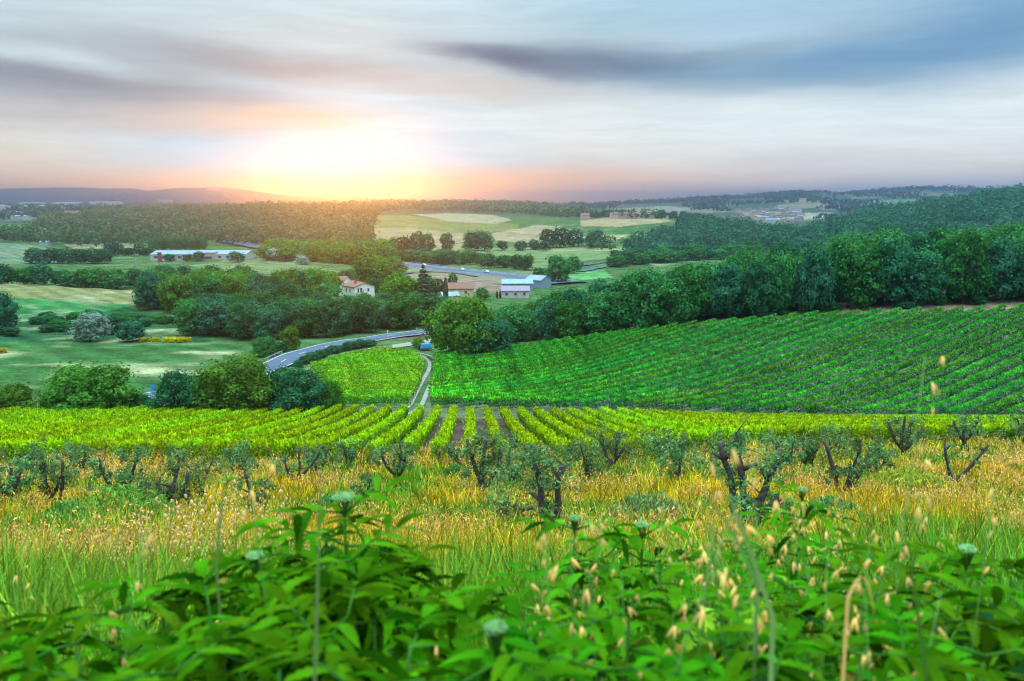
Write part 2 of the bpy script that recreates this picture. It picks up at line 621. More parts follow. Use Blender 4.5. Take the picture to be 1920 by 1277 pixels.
# far ridges: silhouette rows of the photograph turned into heights at a distance
def ridge(dist, w0, w1, pts):
    global G
    u = np.array([p[0] for p in pts], float)
    z = np.array([-dist * kv(p[1]) for p in pts])
    zr = np.interp(ss, [s_of_u(q) for q in u], z)[:, None]
    d = (lys - math.log(dist))[None, :]
    w = np.exp(-(d / np.where(d < 0, w0, w1)) ** 2)
    G = np.maximum(G, G + (zr - G) * w)


ridge(2300, .22, .2, [(560, 396), (700, 386), (760, 385.5), (850, 385), (950, 387), (1020, 391), (1090, 400), (1150, 412), (1160, 440)])
ridge(3600, .38, .2, [(-600, 386), (0, 386), (400, 387), (800, 384), (960, 383), (1050, 386), (1100, 385), (1200, 382), (1250, 379), (1330, 374), (1400, 370), (1440, 367), (1500, 363),
                     (1560, 364.5), (1600, 363), (1640, 359), (1700, 356), (1780, 354.5), (1830, 357), (1900, 358), (2100, 352), (2600, 350)])
ridge(5400, .10, .1, [(-600, 360), (0, 354), (65, 352.5), (120, 351.5), (170, 351.5), (215, 353.5), (260, 353), (290, 357.5), (350, 351.8), (430, 352), (480, 357),
                     (530, 365), (600, 369), (640, 368.5), (720, 372), (760, 376), (900, 380), (1000, 379), (1100, 381), (1200, 378), (2600, 378)])


def hgt(x, y):
    """ground height, any x and y (arrays)"""
    x = np.asarray(x, float)
    y = np.asarray(y, float)
    az = np.arctan2(x, y)
    r = np.hypot(x, y)
    azc = np.clip(az, math.atan(S0), math.atan(S1))
    ye = np.maximum(r * np.cos(azc), 0.3)
    s = np.tan(azc)
    fi = np.clip((s - S0) / (S1 - S0) * (NS - 1), 0, NS - 1.001)
    fj = np.clip((np.log(ye) - LY0) / (LY1 - LY0) * (NLY - 1), 0, NLY - 1.001)
    i = fi.astype(int)
    j = fj.astype(int)
    a = fi - i
    b = fj - j
    z = (G[i, j] * (1 - a) * (1 - b) + G[i + 1, j] * a * (1 - b) + G[i, j + 1] * (1 - a) * b + G[i + 1, j + 1] * a * b)
    t = np.clip((np.abs(az) - R(55)) / R(50), 0, 1)
    t = t * t * (3 - 2 * t)
    z = z * (1 - t) + (-1.7 + np.minimum(r, 900) * 0.04) * t
    # small unevenness that grows with distance
    amp = np.clip((r - 60) / 400, 0, 1) * 0.35 + 0.03
    z = z + amp * (np.sin(x * 0.11 + 1.3) * np.cos(y * 0.083) + 0.5 * np.sin(x * 0.31 + y * 0.27))
    return z


def hz(x, y):
    return float(hgt(np.array([x]), np.array([y]))[0])


def pix(x, y, z):
    x, y, z = map(np.asarray, (x, y, z))
    d = y * math.cos(PITCH) - z * math.sin(PITCH)
    up = y * math.sin(PITCH) + z * math.cos(PITCH)
    d = np.where(d > 1e-3, d, 1e-3)
    return 960 + F * x / d, 638.5 - F * up / d


def at(u, v, y0=3.0, y1=9000.0):
    """where the sight line through pixel u, v meets the ground between the distances y0 and y1"""
    dx, dy, dz = ray(u, v)
    ym = np.exp(np.linspace(math.log(y0), math.log(y1), 1600))
    x = dx / dy * ym
    g = hgt(x, ym)
    zr = dz / dy * ym
    below = zr <= g
    if below.any() and not below[0]:
        i = int(np.argmax(below))
        a0, a1 = zr[i - 1] - g[i - 1], zr[i] - g[i]
        t = a0 / (a0 - a1 + 1e-9)
        yy = ym[i - 1] + (ym[i] - ym[i - 1]) * t
    else:
        yy = ym[int(np.argmin(np.abs(zr - g) / ym))]
    xx = dx / dy * yy
    return Vector((xx, yy, hz(xx, yy)))


def pip(px, py, poly):
    ins = np.zeros(px.shape, bool)
    n = len(poly)
    for i in range(n):
        x0, y0 = poly[i]
        x1, y1 = poly[(i + 1) % n]
        if y0 == y1:
            continue
        c = ((py < y0) != (py < y1)) & (px < (x1 - x0) * (py - y0) / (y1 - y0) + x0)
        ins ^= c
    return ins


def vnoise(x, y, scale, seed=0):
    """smooth value noise 0..1 on world coordinates"""
    x = np.asarray(x, float) / scale
    y = np.asarray(y, float) / scale
    xi = np.floor(x).astype(np.int64)
    yi = np.floor(y).astype(np.int64)
    fx, fy = x - xi, y - yi
    fx = fx * fx * (3 - 2 * fx)
    fy = fy * fy * (3 - 2 * fy)

    def h(a, b):
        n = (a * 374761393 + b * 668265263 + seed * 974711) & 0x7fffffff
        n = ((n ^ (n >> 13)) * 1274126177) & 0x7fffffff
        return ((n ^ (n >> 16)) & 0xffff) / 65535.0
    return (h(xi, yi) * (1 - fx) * (1 - fy) + h(xi + 1, yi) * fx * (1 - fy) + h(xi, yi + 1) * (1 - fx) * fy + h(xi + 1, yi + 1) * fx * fy)


def fbm(x, y, scale, seed=0, n=3):
    return sum(vnoise(x, y, scale / 2 ** i, seed + i) * 0.5 ** i for i in range(n)) / sum(0.5 ** i for i in range(n))


# land use: (colour, y range, outline in photo pixels) -> painted on the ground where those outlines meet it
def C(*a): return np.array(a, float)


grass_green = C(0.075, 0.17, 0.06)
LAND = [
    # far plain and hills
    (C(0.07, 0.13, 0.08), 1500, 9500, [(-900, 300), (2900, 300), (2900, 470), (-900, 470)]),
    (C(0.30, 0.32, 0.22), 1500, 6500, [(40, 404), (180, 400), (330, 396), (330, 401), (120, 412), (40, 412)]),
    (C(0.30, 0.30, 0.24), 1500, 6500, [(1130, 392), (1250, 386), (1330, 392), (1370, 398), (1250, 402)]),
    (C(0.30, 0.27, 0.20), 1500, 6500, [(1385, 398), (1460, 395), (1475, 402), (1400, 406)]),
    (C(0.26, 0.26, 0.18), 1500, 6500, [(1460, 383), (1560, 376), (1585, 384), (1500, 392), (1450, 391)]),
    (C(0.28, 0.27, 0.2), 1500, 6500, [(1545, 384), (1600, 379), (1590, 392), (1540, 394)]),
    (C(0.12, 0.30, 0.12), 1500, 6500, [(1590, 378), (1780, 370), (1720, 386), (1600, 390)]),
    (C(0.40, 0.42, 0.30), 1500, 6500, [(1490, 400), (1560, 398), (1545, 410), (1470, 414)]),
    (C(0.16, 0.40, 0.10), 850, 3500, [(28, 424), (60, 418), (92, 416), (80, 426), (40, 434)]),
    # left meadows
    (C(0.055, 0.155, 0.05), 118, 245, [(-700, 640), (520, 628), (540, 660), (500, 700), (330, 745), (300, 770), (-700, 775)]),
    (C(0.030, 0.12, 0.05), 215, 320, [(-700, 575), (230, 575), (330, 600), (400, 640), (300, 650), (-700, 655)]),
    (C(0.05, 0.22, 0.07), 255, 330, [(-700, 555), (120, 556), (250, 572), (180, 590), (-700, 600)]),
    (C(0.24, 0.26, 0.11), 262, 372, [(-700, 520), (165, 522), (275, 548), (262, 572), (100, 560), (-700, 556)]),
    (C(0.15, 0.24, 0.15), 560, 900, [(-900, 440), (40, 456), (110, 470), (160, 480), (120, 492), (-900, 498)]),
    (C(0.32, 0.30, 0.17), 600, 1100, [(120, 458), (260, 456), (275, 466), (140, 468)]),
    # field in front of the white hall, and by the farmhouse
    (C(0.15, 0.23, 0.10), 400, 640, [(355, 498), (430, 486), (490, 483), (660, 512), (670, 528), (600, 530), (480, 514), (400, 510)]),
    # hill fields behind the motorway
    (C(0.36, 0.30, 0.17), 640, 1300, [(688, 470), (692, 428), (770, 427), (870, 438), (870, 472), (740, 476)]),
    (C(0.20, 0.24, 0.08), 800, 1800, [(694, 428), (706, 404), (760, 404), (850, 415), (975, 420), (970, 432), (860, 438), (770, 427)]),
    (C(0.36, 0.35, 0.22), 900, 2100, [(775, 402), (850, 400), (925, 403), (960, 412), (930, 420), (850, 416)]),
    (C(0.38, 0.31, 0.19), 700, 1400, [(920, 438), (1010, 422), (1050, 424), (1085, 436), (1100, 446), (1010, 456), (930, 452)]),
    (C(0.40, 0.33, 0.19), 700, 1500, [(1088, 414), (1180, 403), (1240, 401), (1285, 408), (1240, 418), (1160, 425), (1090, 424)]),
    (C(0.22, 0.33, 0.13), 560, 900, [(1090, 428), (1210, 424), (1230, 436), (1180, 448), (1100, 446)]),
    (C(0.36, 0.34, 0.17), 560, 900, [(1125, 441), (1172, 440), (1165, 449), (1125, 450)]),
    (C(0.17, 0.27, 0.11), 520, 820, [(760, 470), (1000, 462), (1200, 464), (1205, 476), (1060, 494), (1000, 506), (870, 500), (800, 484)]),
    (C(0.28, 0.33, 0.16), 520, 760, [(1020, 466), (1195, 466), (1180, 471), (1030, 472)]),
    (C(0.12, 0.34, 0.12), 400, 620, [(1065, 510), (1130, 505), (1150, 520), (1070, 528)]),
    (C(0.20, 0.30, 0.16), 400, 640, [(1200, 492), (1310, 476), (1320, 484), (1240, 500)]),
    # rubble slope below the motorway
    (C(0.28, 0.21, 0.17), 330, 520, [(740, 512), (830, 508), (960, 528), (950, 552), (880, 548), (800, 532)]),
    (C(0.13, 0.34, 0.10), 440, 600, [(752, 508), (778, 501), (812, 507), (790, 512)]),
    # brown bank above the road and at the wood's foot
    (C(0.20, 0.12, 0.10), 180, 232, [(560, 664), (640, 642), (760, 622), (840, 606), (840, 628), (700, 640), (580, 668)]),
    (C(0.30, 0.23, 0.16), 164, 200, [(850, 690), (1000, 668), (1100, 650), (1250, 620), (1450, 596), (1700, 586), (2700, 570), (2700, 500), (1700, 520), (1300, 570), (1000, 632), (850, 650)]),
    # vineyards' soil, the right one darkened as shade between its rows
    (C(0.15, 0.19, 0.12), 117, 182, [(798, 772), (812, 668), (1000, 655), (1200, 622), (1400, 602), (1750, 582), (2700, 570), (2700, 810), (1400, 782), (1100, 772)]),
    (C(0.16, 0.24, 0.10), 117, 190, [(560, 700), (620, 665), (720, 650), (800, 668), (790, 712), (760, 765), (640, 772), (560, 770)]),
    (C(0.13, 0.095, 0.08), 55, 113, [(-1200, 780), (640, 783), (1300, 785), (2800, 800), (2800, 900), (1100, 875), (-1200, 890)]),
    # cross path
    (C(0.14, 0.17, 0.10), 108, 121.5, [(640, 760), (760, 763), (800, 766), (1300, 774), (2700, 796), (2700, 812), (1300, 793), (640, 785)]),
]

azs = np.concatenate([np.arange(-180, -44, 4.0), np.arange(-40, -36, 0.5), np.arange(-36, 36.001, 0.11), np.arange(36.5, 40.5, 0.5), np.arange(44, 181, 4.0)])
azs[0], azs[-1] = -180, 180
azr = np.radians(azs)
rad = np.exp(np.linspace(math.log(0.3), math.log(9400), 700))
rad = np.unique(np.concatenate([rad, np.exp(np.linspace(math.log(100), math.log(240), 160)), np.exp(np.linspace(math.log(240), math.log(1600), 200))]))
AZ, RR = np.meshgrid(azr, rad, indexing='ij')
GX, GY = RR * np.sin(AZ), RR * np.cos(AZ)
GZ = hgt(GX, GY)
na, nr = GX.shape
pu, pv = pix(GX, GY, GZ)
front = GY > 1
colg = np.zeros((na, nr, 3)) + grass_green
meadow = (RR < 64) | ~front
colg[meadow] = (0.15, 0.135, 0.05)
n1 = fbm(GX, GY, 14, 3)
for c, y0, y1, poly in LAND:
    jit = (fbm(GX, GY, 9, 5) - 0.5) * 5
    k = front & (GY > y0) & (GY < y1) & pip(pu + jit, pv + jit * 0.4, poly)
    colg[k] = c
# pale dry streaks in the left meadow (ripe grass), drawn out along the contour
streak = 0.55 * fbm(GX * 0.5 + GY * 0.1, GY - GX * 0.12, 11, 21, 4) + 0.45 * fbm(GX, GY, 17, 23, 4)
k = front & (GY > 121) & (GY < 245) & (pu < 545)
w = np.clip((streak - 0.5) * 6, 0, 1)[..., None] * k[..., None] * 0.8 * np.clip((n1 - .3) * 4, 0, 1)[..., None]
colg = colg * (1 - w) + C(0.40, 0.42, 0.24) * w
k = front & (GY > 255) & (GY < 372) & (pu < 300)
w = np.clip((streak - 0.52) * 7, 0, 1)[..., None] * k[..., None] * 0.7
colg = colg * (1 - w) + C(0.40, 0.42, 0.26) * w
k = front & (GY > 480) & (GY < 1400)
w = np.clip((streak - 0.5) * 5, 0, 1)[..., None] * k[..., None] * 0.35
colg = colg * (1 - w) + C(0.34, 0.36, 0.20) * w
k = front & (GY > 1500)
pat = vnoise(GX, GY, 170, 31)
w = (pat > 0.66)[..., None] * k[..., None] * 0.7
colg = colg * (1 - w) + C(0.22, 0.24, 0.15) * w
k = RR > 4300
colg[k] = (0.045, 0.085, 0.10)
colg *= (0.75 + 0.5 * n1)[..., None] * 0.72
ii = np.arange(na * nr).reshape(na, nr)
fq = np.stack([ii[:-1, :-1], ii[1:, :-1], ii[1:, 1:], ii[:-1, 1:]], -1).reshape(-1, 4)[:, ::-1]
# the fan's hub
hub = ii[:, 0][::-1].reshape(1, -1)


def ground_mat():
    m = newmat('ground')
    N, L = nodes_of(m)
    a = N('ShaderNodeAttribute', attribute_name='Col')
    tcn = N('ShaderNodeTexCoord')
    n1_ = N('ShaderNodeTexNoise')
    n1_.inputs['Scale'].default_value = 1.3
    n1_.inputs['Detail'].default_value = 8
    n1_.inputs['Roughness'].default_value = 0.7
    L(tcn.outputs['Object'], n1_.inputs['Vector'])
    n2_ = N('ShaderNodeTexNoise')
    n2_.inputs['Scale'].default_value = 0.12
    n2_.inputs['Detail'].default_value = 6
    n2_.inputs['Roughness'].default_value = 0.7
    L(tcn.outputs['Object'], n2_.inputs['Vector'])
    m1 = N('ShaderNodeMapRange')
    L(n1_.outputs[0], m1.inputs[0])
    m1.inputs[1].default_value = 0.3
    m1.inputs[2].default_value = 0.7
    m1.inputs[3].default_value = 0.4
    m1.inputs[4].default_value = 1.6
    m2 = N('ShaderNodeMapRange')
    L(n2_.outputs[0], m2.inputs[0])
    m2.inputs[1].default_value = 0.3
    m2.inputs[2].default_value = 0.7
    m2.inputs[3].default_value = 0.6
    m2.inputs[4].default_value = 1.35
    mm_ = N('ShaderNodeMath', operation='MULTIPLY')
    L(m1.outputs[0], mm_.inputs[0])
    L(m2.outputs[0], mm_.inputs[1])
    wv = N('ShaderNodeTexWave', wave_type='BANDS', bands_direction='DIAGONAL')
    wv.inputs['Scale'].default_value = 0.055
    wv.inputs['Distortion'].default_value = 3.5
    wv.inputs['Detail'].default_value = 3
    wv.inputs['Detail Scale'].default_value = 0.6
    L(tcn.outputs['Object'], wv.inputs['Vector'])
    m3 = N('ShaderNodeMapRange')
    L(wv.outputs['Fac'], m3.inputs[0])
    m3.inputs[3].default_value = 0.84
    m3.inputs[4].default_value = 1.12
    mm2 = N('ShaderNodeMath', operation='MULTIPLY')
    L(mm_.outputs[0], mm2.inputs[0])
    L(m3.outputs[0], mm2.inputs[1])
    sc = N('ShaderNodeVectorMath', operation='SCALE')
    L(a.outputs['Color'], sc.inputs[0])
    L(mm2.outputs[0], sc.inputs['Scale'])
    d = N('ShaderNodeBsdfDiffuse')
    L(sc.outputs[0], d.inputs[0])
    b = N('ShaderNodeBump')
    b.inputs['Strength'].default_value = 0.6
    b.inputs['Distance'].default_value = 0.3
    L(n1_.outputs[0], b.inputs['Height'])
    L(b.outputs[0], d.inputs['Normal'])
    o = N('ShaderNodeOutputMaterial')
    L(d.outputs[0], o.inputs[0])
    return m


M['ground'] = ground_mat()
me = npmesh('ground', np.stack([GX, GY, GZ], -1).reshape(-1, 3), [fq, hub], M['ground'], np.clip(colg, 0, 1).reshape(-1, 3), smooth=True)
tag(link('ground', me), kind='structure')


# ================================================================== roads
def spline(pts, step=2.0):
    P = [Vector((p[0], p[1])) for p in pts]
    P = [P[0] * 2 - P[1]] + P + [P[-1] * 2 - P[-2]]
    out = []
    for i in range(1, len(P) - 2):
        n = max(2, int((P[i + 1] - P[i]).length / step))
        for k in range(n):
            t = k / n
            out.append(0.5 * ((2 * P[i]) + (P[i + 1] - P[i - 1]) * t + (2 * P[i - 1] - 5 * P[i] + 4 * P[i + 1] - P[i + 2]) * t * t
                              + (-P[i - 1] + 3 * P[i] - 3 * P[i + 1] + P[i + 2]) * t ** 3))
    out.append(P[-2])
    return out


def ribbon(name, pts, width, mat, lift=0.12, off=0.0, step=2.0, kind='structure', base=None, flat=True):
    """a strip laid along PTS, OFF metres to the side of the line"""
    c = spline(pts, step)
    v, f = [], []
    m = 3
    for i, p in enumerate(c):
        d = (c[min(i + 1, len(c) - 1)] - c[max(i - 1, 0)]).normalized()
        n = Vector((-d.y, d.x))
        zc = max(hz(*(p + n * o)) for o in (-width / 2, 0, width / 2)) if flat else None
        for j in range(m + 1):
            q = p + n * (off + (j / m - 0.5) * width)
            v.append((q.x, q.y, (base(p) if base else (zc if flat else hz(q.x, q.y))) + lift))
    for i in range(len(c) - 1):
        for j in range(m):
            a = i * (m + 1) + j
            f.append((a, a + 1, a + m + 2, a + m + 1))
    me = bpy.data.meshes.new(name)
    me.from_pydata(v, [], [q[::-1] for q in f])
    me.materials.append(mat)
    o = link(name, me)
    if kind:
        o['kind'] = kind
    return o


road_pts = [at(*p, 120, 260) for p in ((268, 752), (340, 738), (420, 722), (505, 692), (560, 668), (620, 652), (690, 640), (760, 630), (815, 622), (880, 614))]
road_base = lambda w: (lambda p: max(hz(p.x, p.y), hz(p.x - w, p.y), hz(p.x + w, p.y), hz(p.x, p.y + w), hz(p.x, p.y - w)))
ribbon('road', road_pts, 7.0, M['asphalt'], 0.30, base=road_base(3))
ribbon('road_marking', road_pts, 0.18, M['line'], 0.33, 3.1, base=road_base(3))
ribbon('road_marking', road_pts, 0.18, M['line'], 0.33, -3.1, base=road_base(3))
_c = spline(road_pts, 2.0)
for _i in range(0, len(_c) - 3, 5):
    _s = [_c[_i], _c[_i] + (_c[_i + 1] - _c[_i]) * 1.5]
    ribbon('road_marking', _s, 0.14, M['line'], 0.33, 0.0, 1.5, base=road_base(3))
lane = [at(*p, 150, 230) for p in ((690, 660), (740, 651), (790, 643), (830, 636))]
ribbon('lane', lane, 4.0, M['dirt'], 0.2)
track = [at(*p, 112, 200) for p in ((752, 779), (776, 764), (790, 738), (803, 712), (813, 692), (812, 678), (796, 667), (765, 661), (728, 657))]
for o_ in (-0.9, 0.9):
    ribbon('dirt_track', track, 0.75, M['dirt'], 0.10, o_, 1.0, flat=False)
mw = [at(*p, 380, 700) for p in ((690, 488), (745, 497), (800, 503), (870, 511), (940, 519), (1010, 528), (1060, 534))]
ribbon('motorway', mw, 22, M['asphalt'], 0.5, base=lambda p: -43.2)
for o_ in (-10.3, -5.5, 5.5, 10.3):
    ribbon('motorway_marking', mw, 0.35, M['line'], 0.53, o_, base=lambda p: -43.2)
_c = spline(mw, 6.0)
_v, _f = [], []
for _i, _p in enumerate(_c):
    _d = (_c[min(_i + 1, len(_c) - 1)] - _c[max(_i - 1, 0)]).normalized()
    for _o, _top in ((-19, 0), (-11.5, 1), (11.5, 1), (19, 0)):
        _q = _p + Vector((-_d.y, _d.x)) * _o
        _v.append((_q.x, _q.y, -42.78 if _top else hz(_q.x, _q.y) - 0.4))
for _i in range(len(_c) - 1):
    for _j in range(3):
        _a = _i * 4 + _j
        _f.append((_a, _a + 4, _a + 5, _a + 1))
_me = bpy.data.meshes.new('embankment')
_me.from_pydata(_v, [], _f)
_me.materials.append(surf_mat('bank_grass', (0.10, 0.15, 0.06), (0.17, 0.14, 0.09), 0.5))
link('embankment', _me)['kind'] = 'structure'
ramp_pts = [at(*p, 380, 640) for p in ((728, 515), (738, 508), (748, 503), (752, 497))]
ribbon('slip_road', ramp_pts, 6, M['asphalt'], 0.7)
ramp2 = [at(*p, 380, 640) for p in ((724, 517), (760, 514), (800, 511), (850, 513), (900, 520))]
ribbon('slip_road', ramp2, 5, M['asphalt'], 0.72)
mw2 = [at(*p, 650, 1000) for p in ((420, 453), (450, 458), (480, 463), (515, 469))]
ribbon('motorway', mw2, 18, M['asphalt'], 1.0)
loop = [at(*p, 400, 640) for p in ((1058, 512), (1085, 500), (1120, 495), (1150, 492), (1155, 498), (1125, 503), (1090, 510))]
ribbon('slip_road', loop, 5, M['asphalt'], 0.6)


def guard_rail(pts, off, label, base, h=0.75, every=4.0, group=None):
    c = spline(pts, 2.0)
    L_ = []
    for i, p in enumerate(c):
        d = (c[min(i + 1, len(c) - 1)] - c[max(i - 1, 0)]).normalized()
        q = p + Vector((-d.y, d.x)) * off
        L_.append((q.x, q.y, base(p)))
    root = empty('guard_rail', L_[0])
    tag(root, label, 'guard rail', group)
    o = Vector(L_[0])
    b = MB()
    for i in range(len(L_) - 1):
        p, q = Vector(L_[i]) - o, Vector(L_[i + 1]) - o
        for z0, z1 in ((h - 0.3, h - 0.17), (h - 0.13, h)):
            b.face([p + Vector((0, 0, z0)), q + Vector((0, 0, z0)), q + Vector((0, 0, z1)), p + Vector((0, 0, z1))])
            b.face([p + Vector((0, .06, z0)), p + Vector((0, .06, z1)), q + Vector((0, .06, z1)), q + Vector((0, .06, z0))])
            b.face([p + Vector((0, 0, z1)), q + Vector((0, 0, z1)), q + Vector((0, .06, z1)), p + Vector((0, .06, z1))])
    b.build('rail', M['metal'], root)
    pm = MB()
    pm.box(0, 0.12, h / 2 - 0.3, 0.12, 0.12, h + 0.6)
    pme = pm.mesh('post', M['metal'])
    k = max(1, int(every / 2))
    for i in list(range(0, len(L_), k))[:95]:
        po = link('post', pme, root)
        po.location = Vector(L_[i]) - o
    return root


rb = road_base(3)
guard_rail(road_pts[1:5], 3.9, 'double steel guard rail on the outer side of the bend in the blue-grey road', lambda p: rb(p) + 0.3)
guard_rail(road_pts[5:], -3.8, 'steel guard rail between the country road and the little lane below the wood', lambda p: rb(p) + 0.3)
guard_rail(mw[1:], 10.8, 'long steel guard rail on the far edge of the motorway', lambda p: -42.7, 0.9, 8)
guard_rail(mw[1:], -10.8, 'long steel guard rail on the near edge of the motorway above the rubble slope', lambda p: -42.7, 0.9, 8)

# ================================================================== tree prototypes
def quad_cloud(P, Nrm, size, aspect=1.0, jitter=0.5, rg=rng, up=None):
    """one leaf-clump quad per point, facing roughly Nrm; returns verts (4n,3), faces (n,4)"""
    n = len(P)
    Nn = Nrm + rg.normal(0, jitter, (n, 3))
    Nn /= np.linalg.norm(Nn, axis=1, keepdims=True) + 1e-9
    T = rg.normal(0, 1, (n, 3)) if up is None else up + rg.normal(0, 0.35, (n, 3))
    T -= (T * Nn).sum(1, keepdims=True) * Nn
    T /= np.linalg.norm(T, axis=1, keepdims=True) + 1e-9
    B = np.cross(Nn, T)
    s = (np.asarray(size) * np.ones(n))[:, None] * 0.5
    a, b = T * s * aspect, B * s
    V = np.stack([P - a * 1.0, P + b * 0.9 + a * 0.1, P + a, P - b * 0.9 + a * 0.1], 1).reshape(-1, 3)
    Fq = np.arange(4 * n).reshape(n, 4)
    return V, Fq


def crown_points(rg, n, lobes):
    """points on the outside of a cluster of ellipsoid lobes (centre, radii)"""
    Cn = np.array([l[0] for l in lobes], float)
    Rd = np.array([l[1] for l in lobes], float)
    wgt = (Rd.prod(1)) ** (2 / 3)
    k = rg.choice(len(lobes), n * 2, p=wgt / wgt.sum())
    d = rg.normal(0, 1, (n * 2, 3))
    d /= np.linalg.norm(d, axis=1, keepdims=True)
    # fewer leaves underneath
    keep = rg.random(n * 2) < np.where(d[:, 2] < -0.2, 0.45, 1.0)
    k, d = k[keep], d[keep]
    sh = 1 - np.abs(rg.normal(0, 0.10, len(k)))[:, None]
    P = Cn[k] + d * Rd[k] * sh
    # drop points buried in other lobes
    q = np.full(len(P), 9.0)
    for c, r in zip(Cn, Rd):
        q2 = (((P - c) / r) ** 2).sum(1)
        q = np.minimum(q, np.where(q2 < 0.72, 0, 9))
    P, d = P[q > 1][:n], d[q > 1][:n]
    # sprays that break the outline
    sp_ = rg.random(len(P)) < 0.30
    P[sp_] += d[sp_] * (rg.random(sp_.sum()) ** 1.5 * Rd.mean() * 0.95)[:, None] + rg.normal(0, .12, (sp_.sum(), 3))
    return P, d


def make_lobes(rg, H, Rc, h0, nl, shape='round'):
    out = []
    for i in range(nl):
        t = (i + 0.5) / nl
        a = i * 2.399 + rg.uniform(-.4, .4)
        z = h0 + (H - h0) * (0.18 + 0.68 * t)
        if shape == 'round':
            rr = Rc * 0.72 * math.sqrt(max(0.05, 1 - (2 * (0.25 + 0.70 * t) - 1) ** 2)) * rg.uniform(0.6, 1.2)
        elif shape == 'tall':
            rr = Rc * 0.5 * (1 - 0.5 * t)
        else:
            rr = Rc * 0.6
        lr = Rc * rg.uniform(0.26, 0.56) * (18 / max(nl, 18)) ** 0.45
        out.append(((math.cos(a) * rr, math.sin(a) * rr, z), (lr, lr, lr * rg.uniform(0.65, 0.95))))
    out.append(((0, 0, h0 + (H - h0) * 0.5), (Rc * 0.55, Rc * 0.55, (H - h0) * 0.38)))
    return out


def tree_proto(kind, seed, H=12.0, Rc=4.6, h0=2.2, nleaf=2600, leaf=0.42, shape='round', nl=16):
    rg = np.random.default_rng(seed)
    lobes = make_lobes(rg, H, Rc, h0, nl, shape)
    P, d = crown_points(rg, nleaf, lobes)
    V, Fq = quad_cloud(P, d + np.array([0, 0, 0.2]), leaf * rg.uniform(0.6, 1.4, len(P)), 1.15, 0.38, rg)
    crown = npmesh(kind + '_crown', V, Fq, None)
    t = MB()
    top = h0 + (H - h0) * 0.55
    t.tube([(0, 0, -0.8), (0.05, 0, 0.6), (0.1 * Rc * .2, 0.05, h0), (0, 0.1, top)], [Rc * .075, Rc * .055, Rc * .045, Rc * .018], 7)
    for c, r in lobes[:-1][::2]:
        s = rg.uniform(0.25, 0.6)
        z0 = h0 + (top - h0) * s
        t.tube([(0, 0, z0), (c[0] * .55, c[1] * .55, (z0 + c[2]) / 2 + .2), c], [Rc * .03, Rc * .018, Rc * .006], 5)
    trunk = t.mesh('trunk', M['bark'])
    return crown, trunk


def with_mat(me, mat):
    m = me.copy()
    m.materials.clear()
    m.materials.append(mat)
    return m


PR = {}
broad = [tree_proto('broad', 11 + i, H=12, Rc=4.6, h0=-0.6, nleaf=6000, leaf=0.50, nl=30) for i in range(5)]
PR['oak'] = [(with_mat(c, M['oak_leaf']), t) for c, t in broad]
PR['dark'] = [(with_mat(c, M['oak_leaf_dark']), t) for c, t in broad]
PR['light'] = [(with_mat(c, M['light_leaf']), t) for c, t in broad]
PR['silver'] = [(with_mat(c, M['silver_leaf']), t) for c, t in broad]
mid = [tree_proto('mid', 31 + i, H=12, Rc=4.6, h0=0.0, nleaf=1300, leaf=0.95, nl=18) for i in range(4)]
PR['mid'] = [(with_mat(c, M['oak_leaf']), t) for c, t in mid]
PR['middark'] = [(with_mat(c, M['oak_leaf_dark']), t) for c, t in mid]
PR['midlight'] = [(with_mat(c, M['light_leaf']), t) for c, t in mid]
PR['midsilver'] = [(with_mat(c, M['silver_leaf']), t) for c, t in mid]
big = [tree_proto('big', 51 + i, H=8, Rc=4.4, h0=-0.2, nleaf=16000, leaf=0.30, nl=40) for i in range(3)]
PR['bigdark'] = [(with_mat(c, M['oak_leaf']), t) for c, t in big]
PR['biglight'] = [(with_mat(c, M['light_leaf']), t) for c, t in big]
PR['bigdusk'] = [(with_mat(c, M['oak_leaf_dark']), t) for c, t in big]


def conifer_proto(seed, H=14, Rc=4.0, n=2600):
    rg = np.random.default_rng(seed)
    z = rg.random(n) ** 0.8
    tier = np.round(z * 11) / 11
    rr = Rc * (1 - tier) ** 0.85 * np.sqrt(rg.random(n)) + 0.15
    a = rg.random(n) * 2 * math.pi
    a = a + 0.25 * np.sin(a * 7)
    P = np.stack([np.cos(a) * rr, np.sin(a) * rr, 1.0 + (H - 1) * tier - rr * 0.18 + rg.normal(0, .16, n)], 1)
    d = np.stack([np.cos(a) * .4, np.sin(a) * .4, np.ones(n)], 1)
    V, Fq = quad_cloud(P, d, 0.55, 1.4, 0.3, rg)
    t = MB()
    t.tube([(0, 0, -.8), (0, 0, H * .96)], [0.28, 0.04], 7)
    return npmesh('conifer_crown', V, Fq, M['pine_leaf']), t.mesh('trunk', M['bark'])


PR['conifer'] = [conifer_proto(5)]


def cypress_proto(seed, H=9, Rc=0.8, n=900):
    rg = np.random.default_rng(seed)
    z = rg.random(n)
    rr = Rc * np.sin(np.pi * np.clip(z * .93 + .07, 0, 1)) ** 0.6
    a = rg.random(n) * 2 * math.pi
    P = np.stack([np.cos(a) * rr, np.sin(a) * rr, 0.4 + (H - .4) * z], 1)
    d = np.stack([np.cos(a), np.sin(a), np.full(n, .5)], 1)
    V, Fq = quad_cloud(P, d, 0.45, 1.5, 0.3, rg)
    t = MB()
    t.tube([(0, 0, -.8), (0, 0, H * .8)], [0.14, 0.03], 6)
    return npmesh('cypress_crown', V, Fq, M['pine_leaf']), t.mesh('trunk', M['bark'])


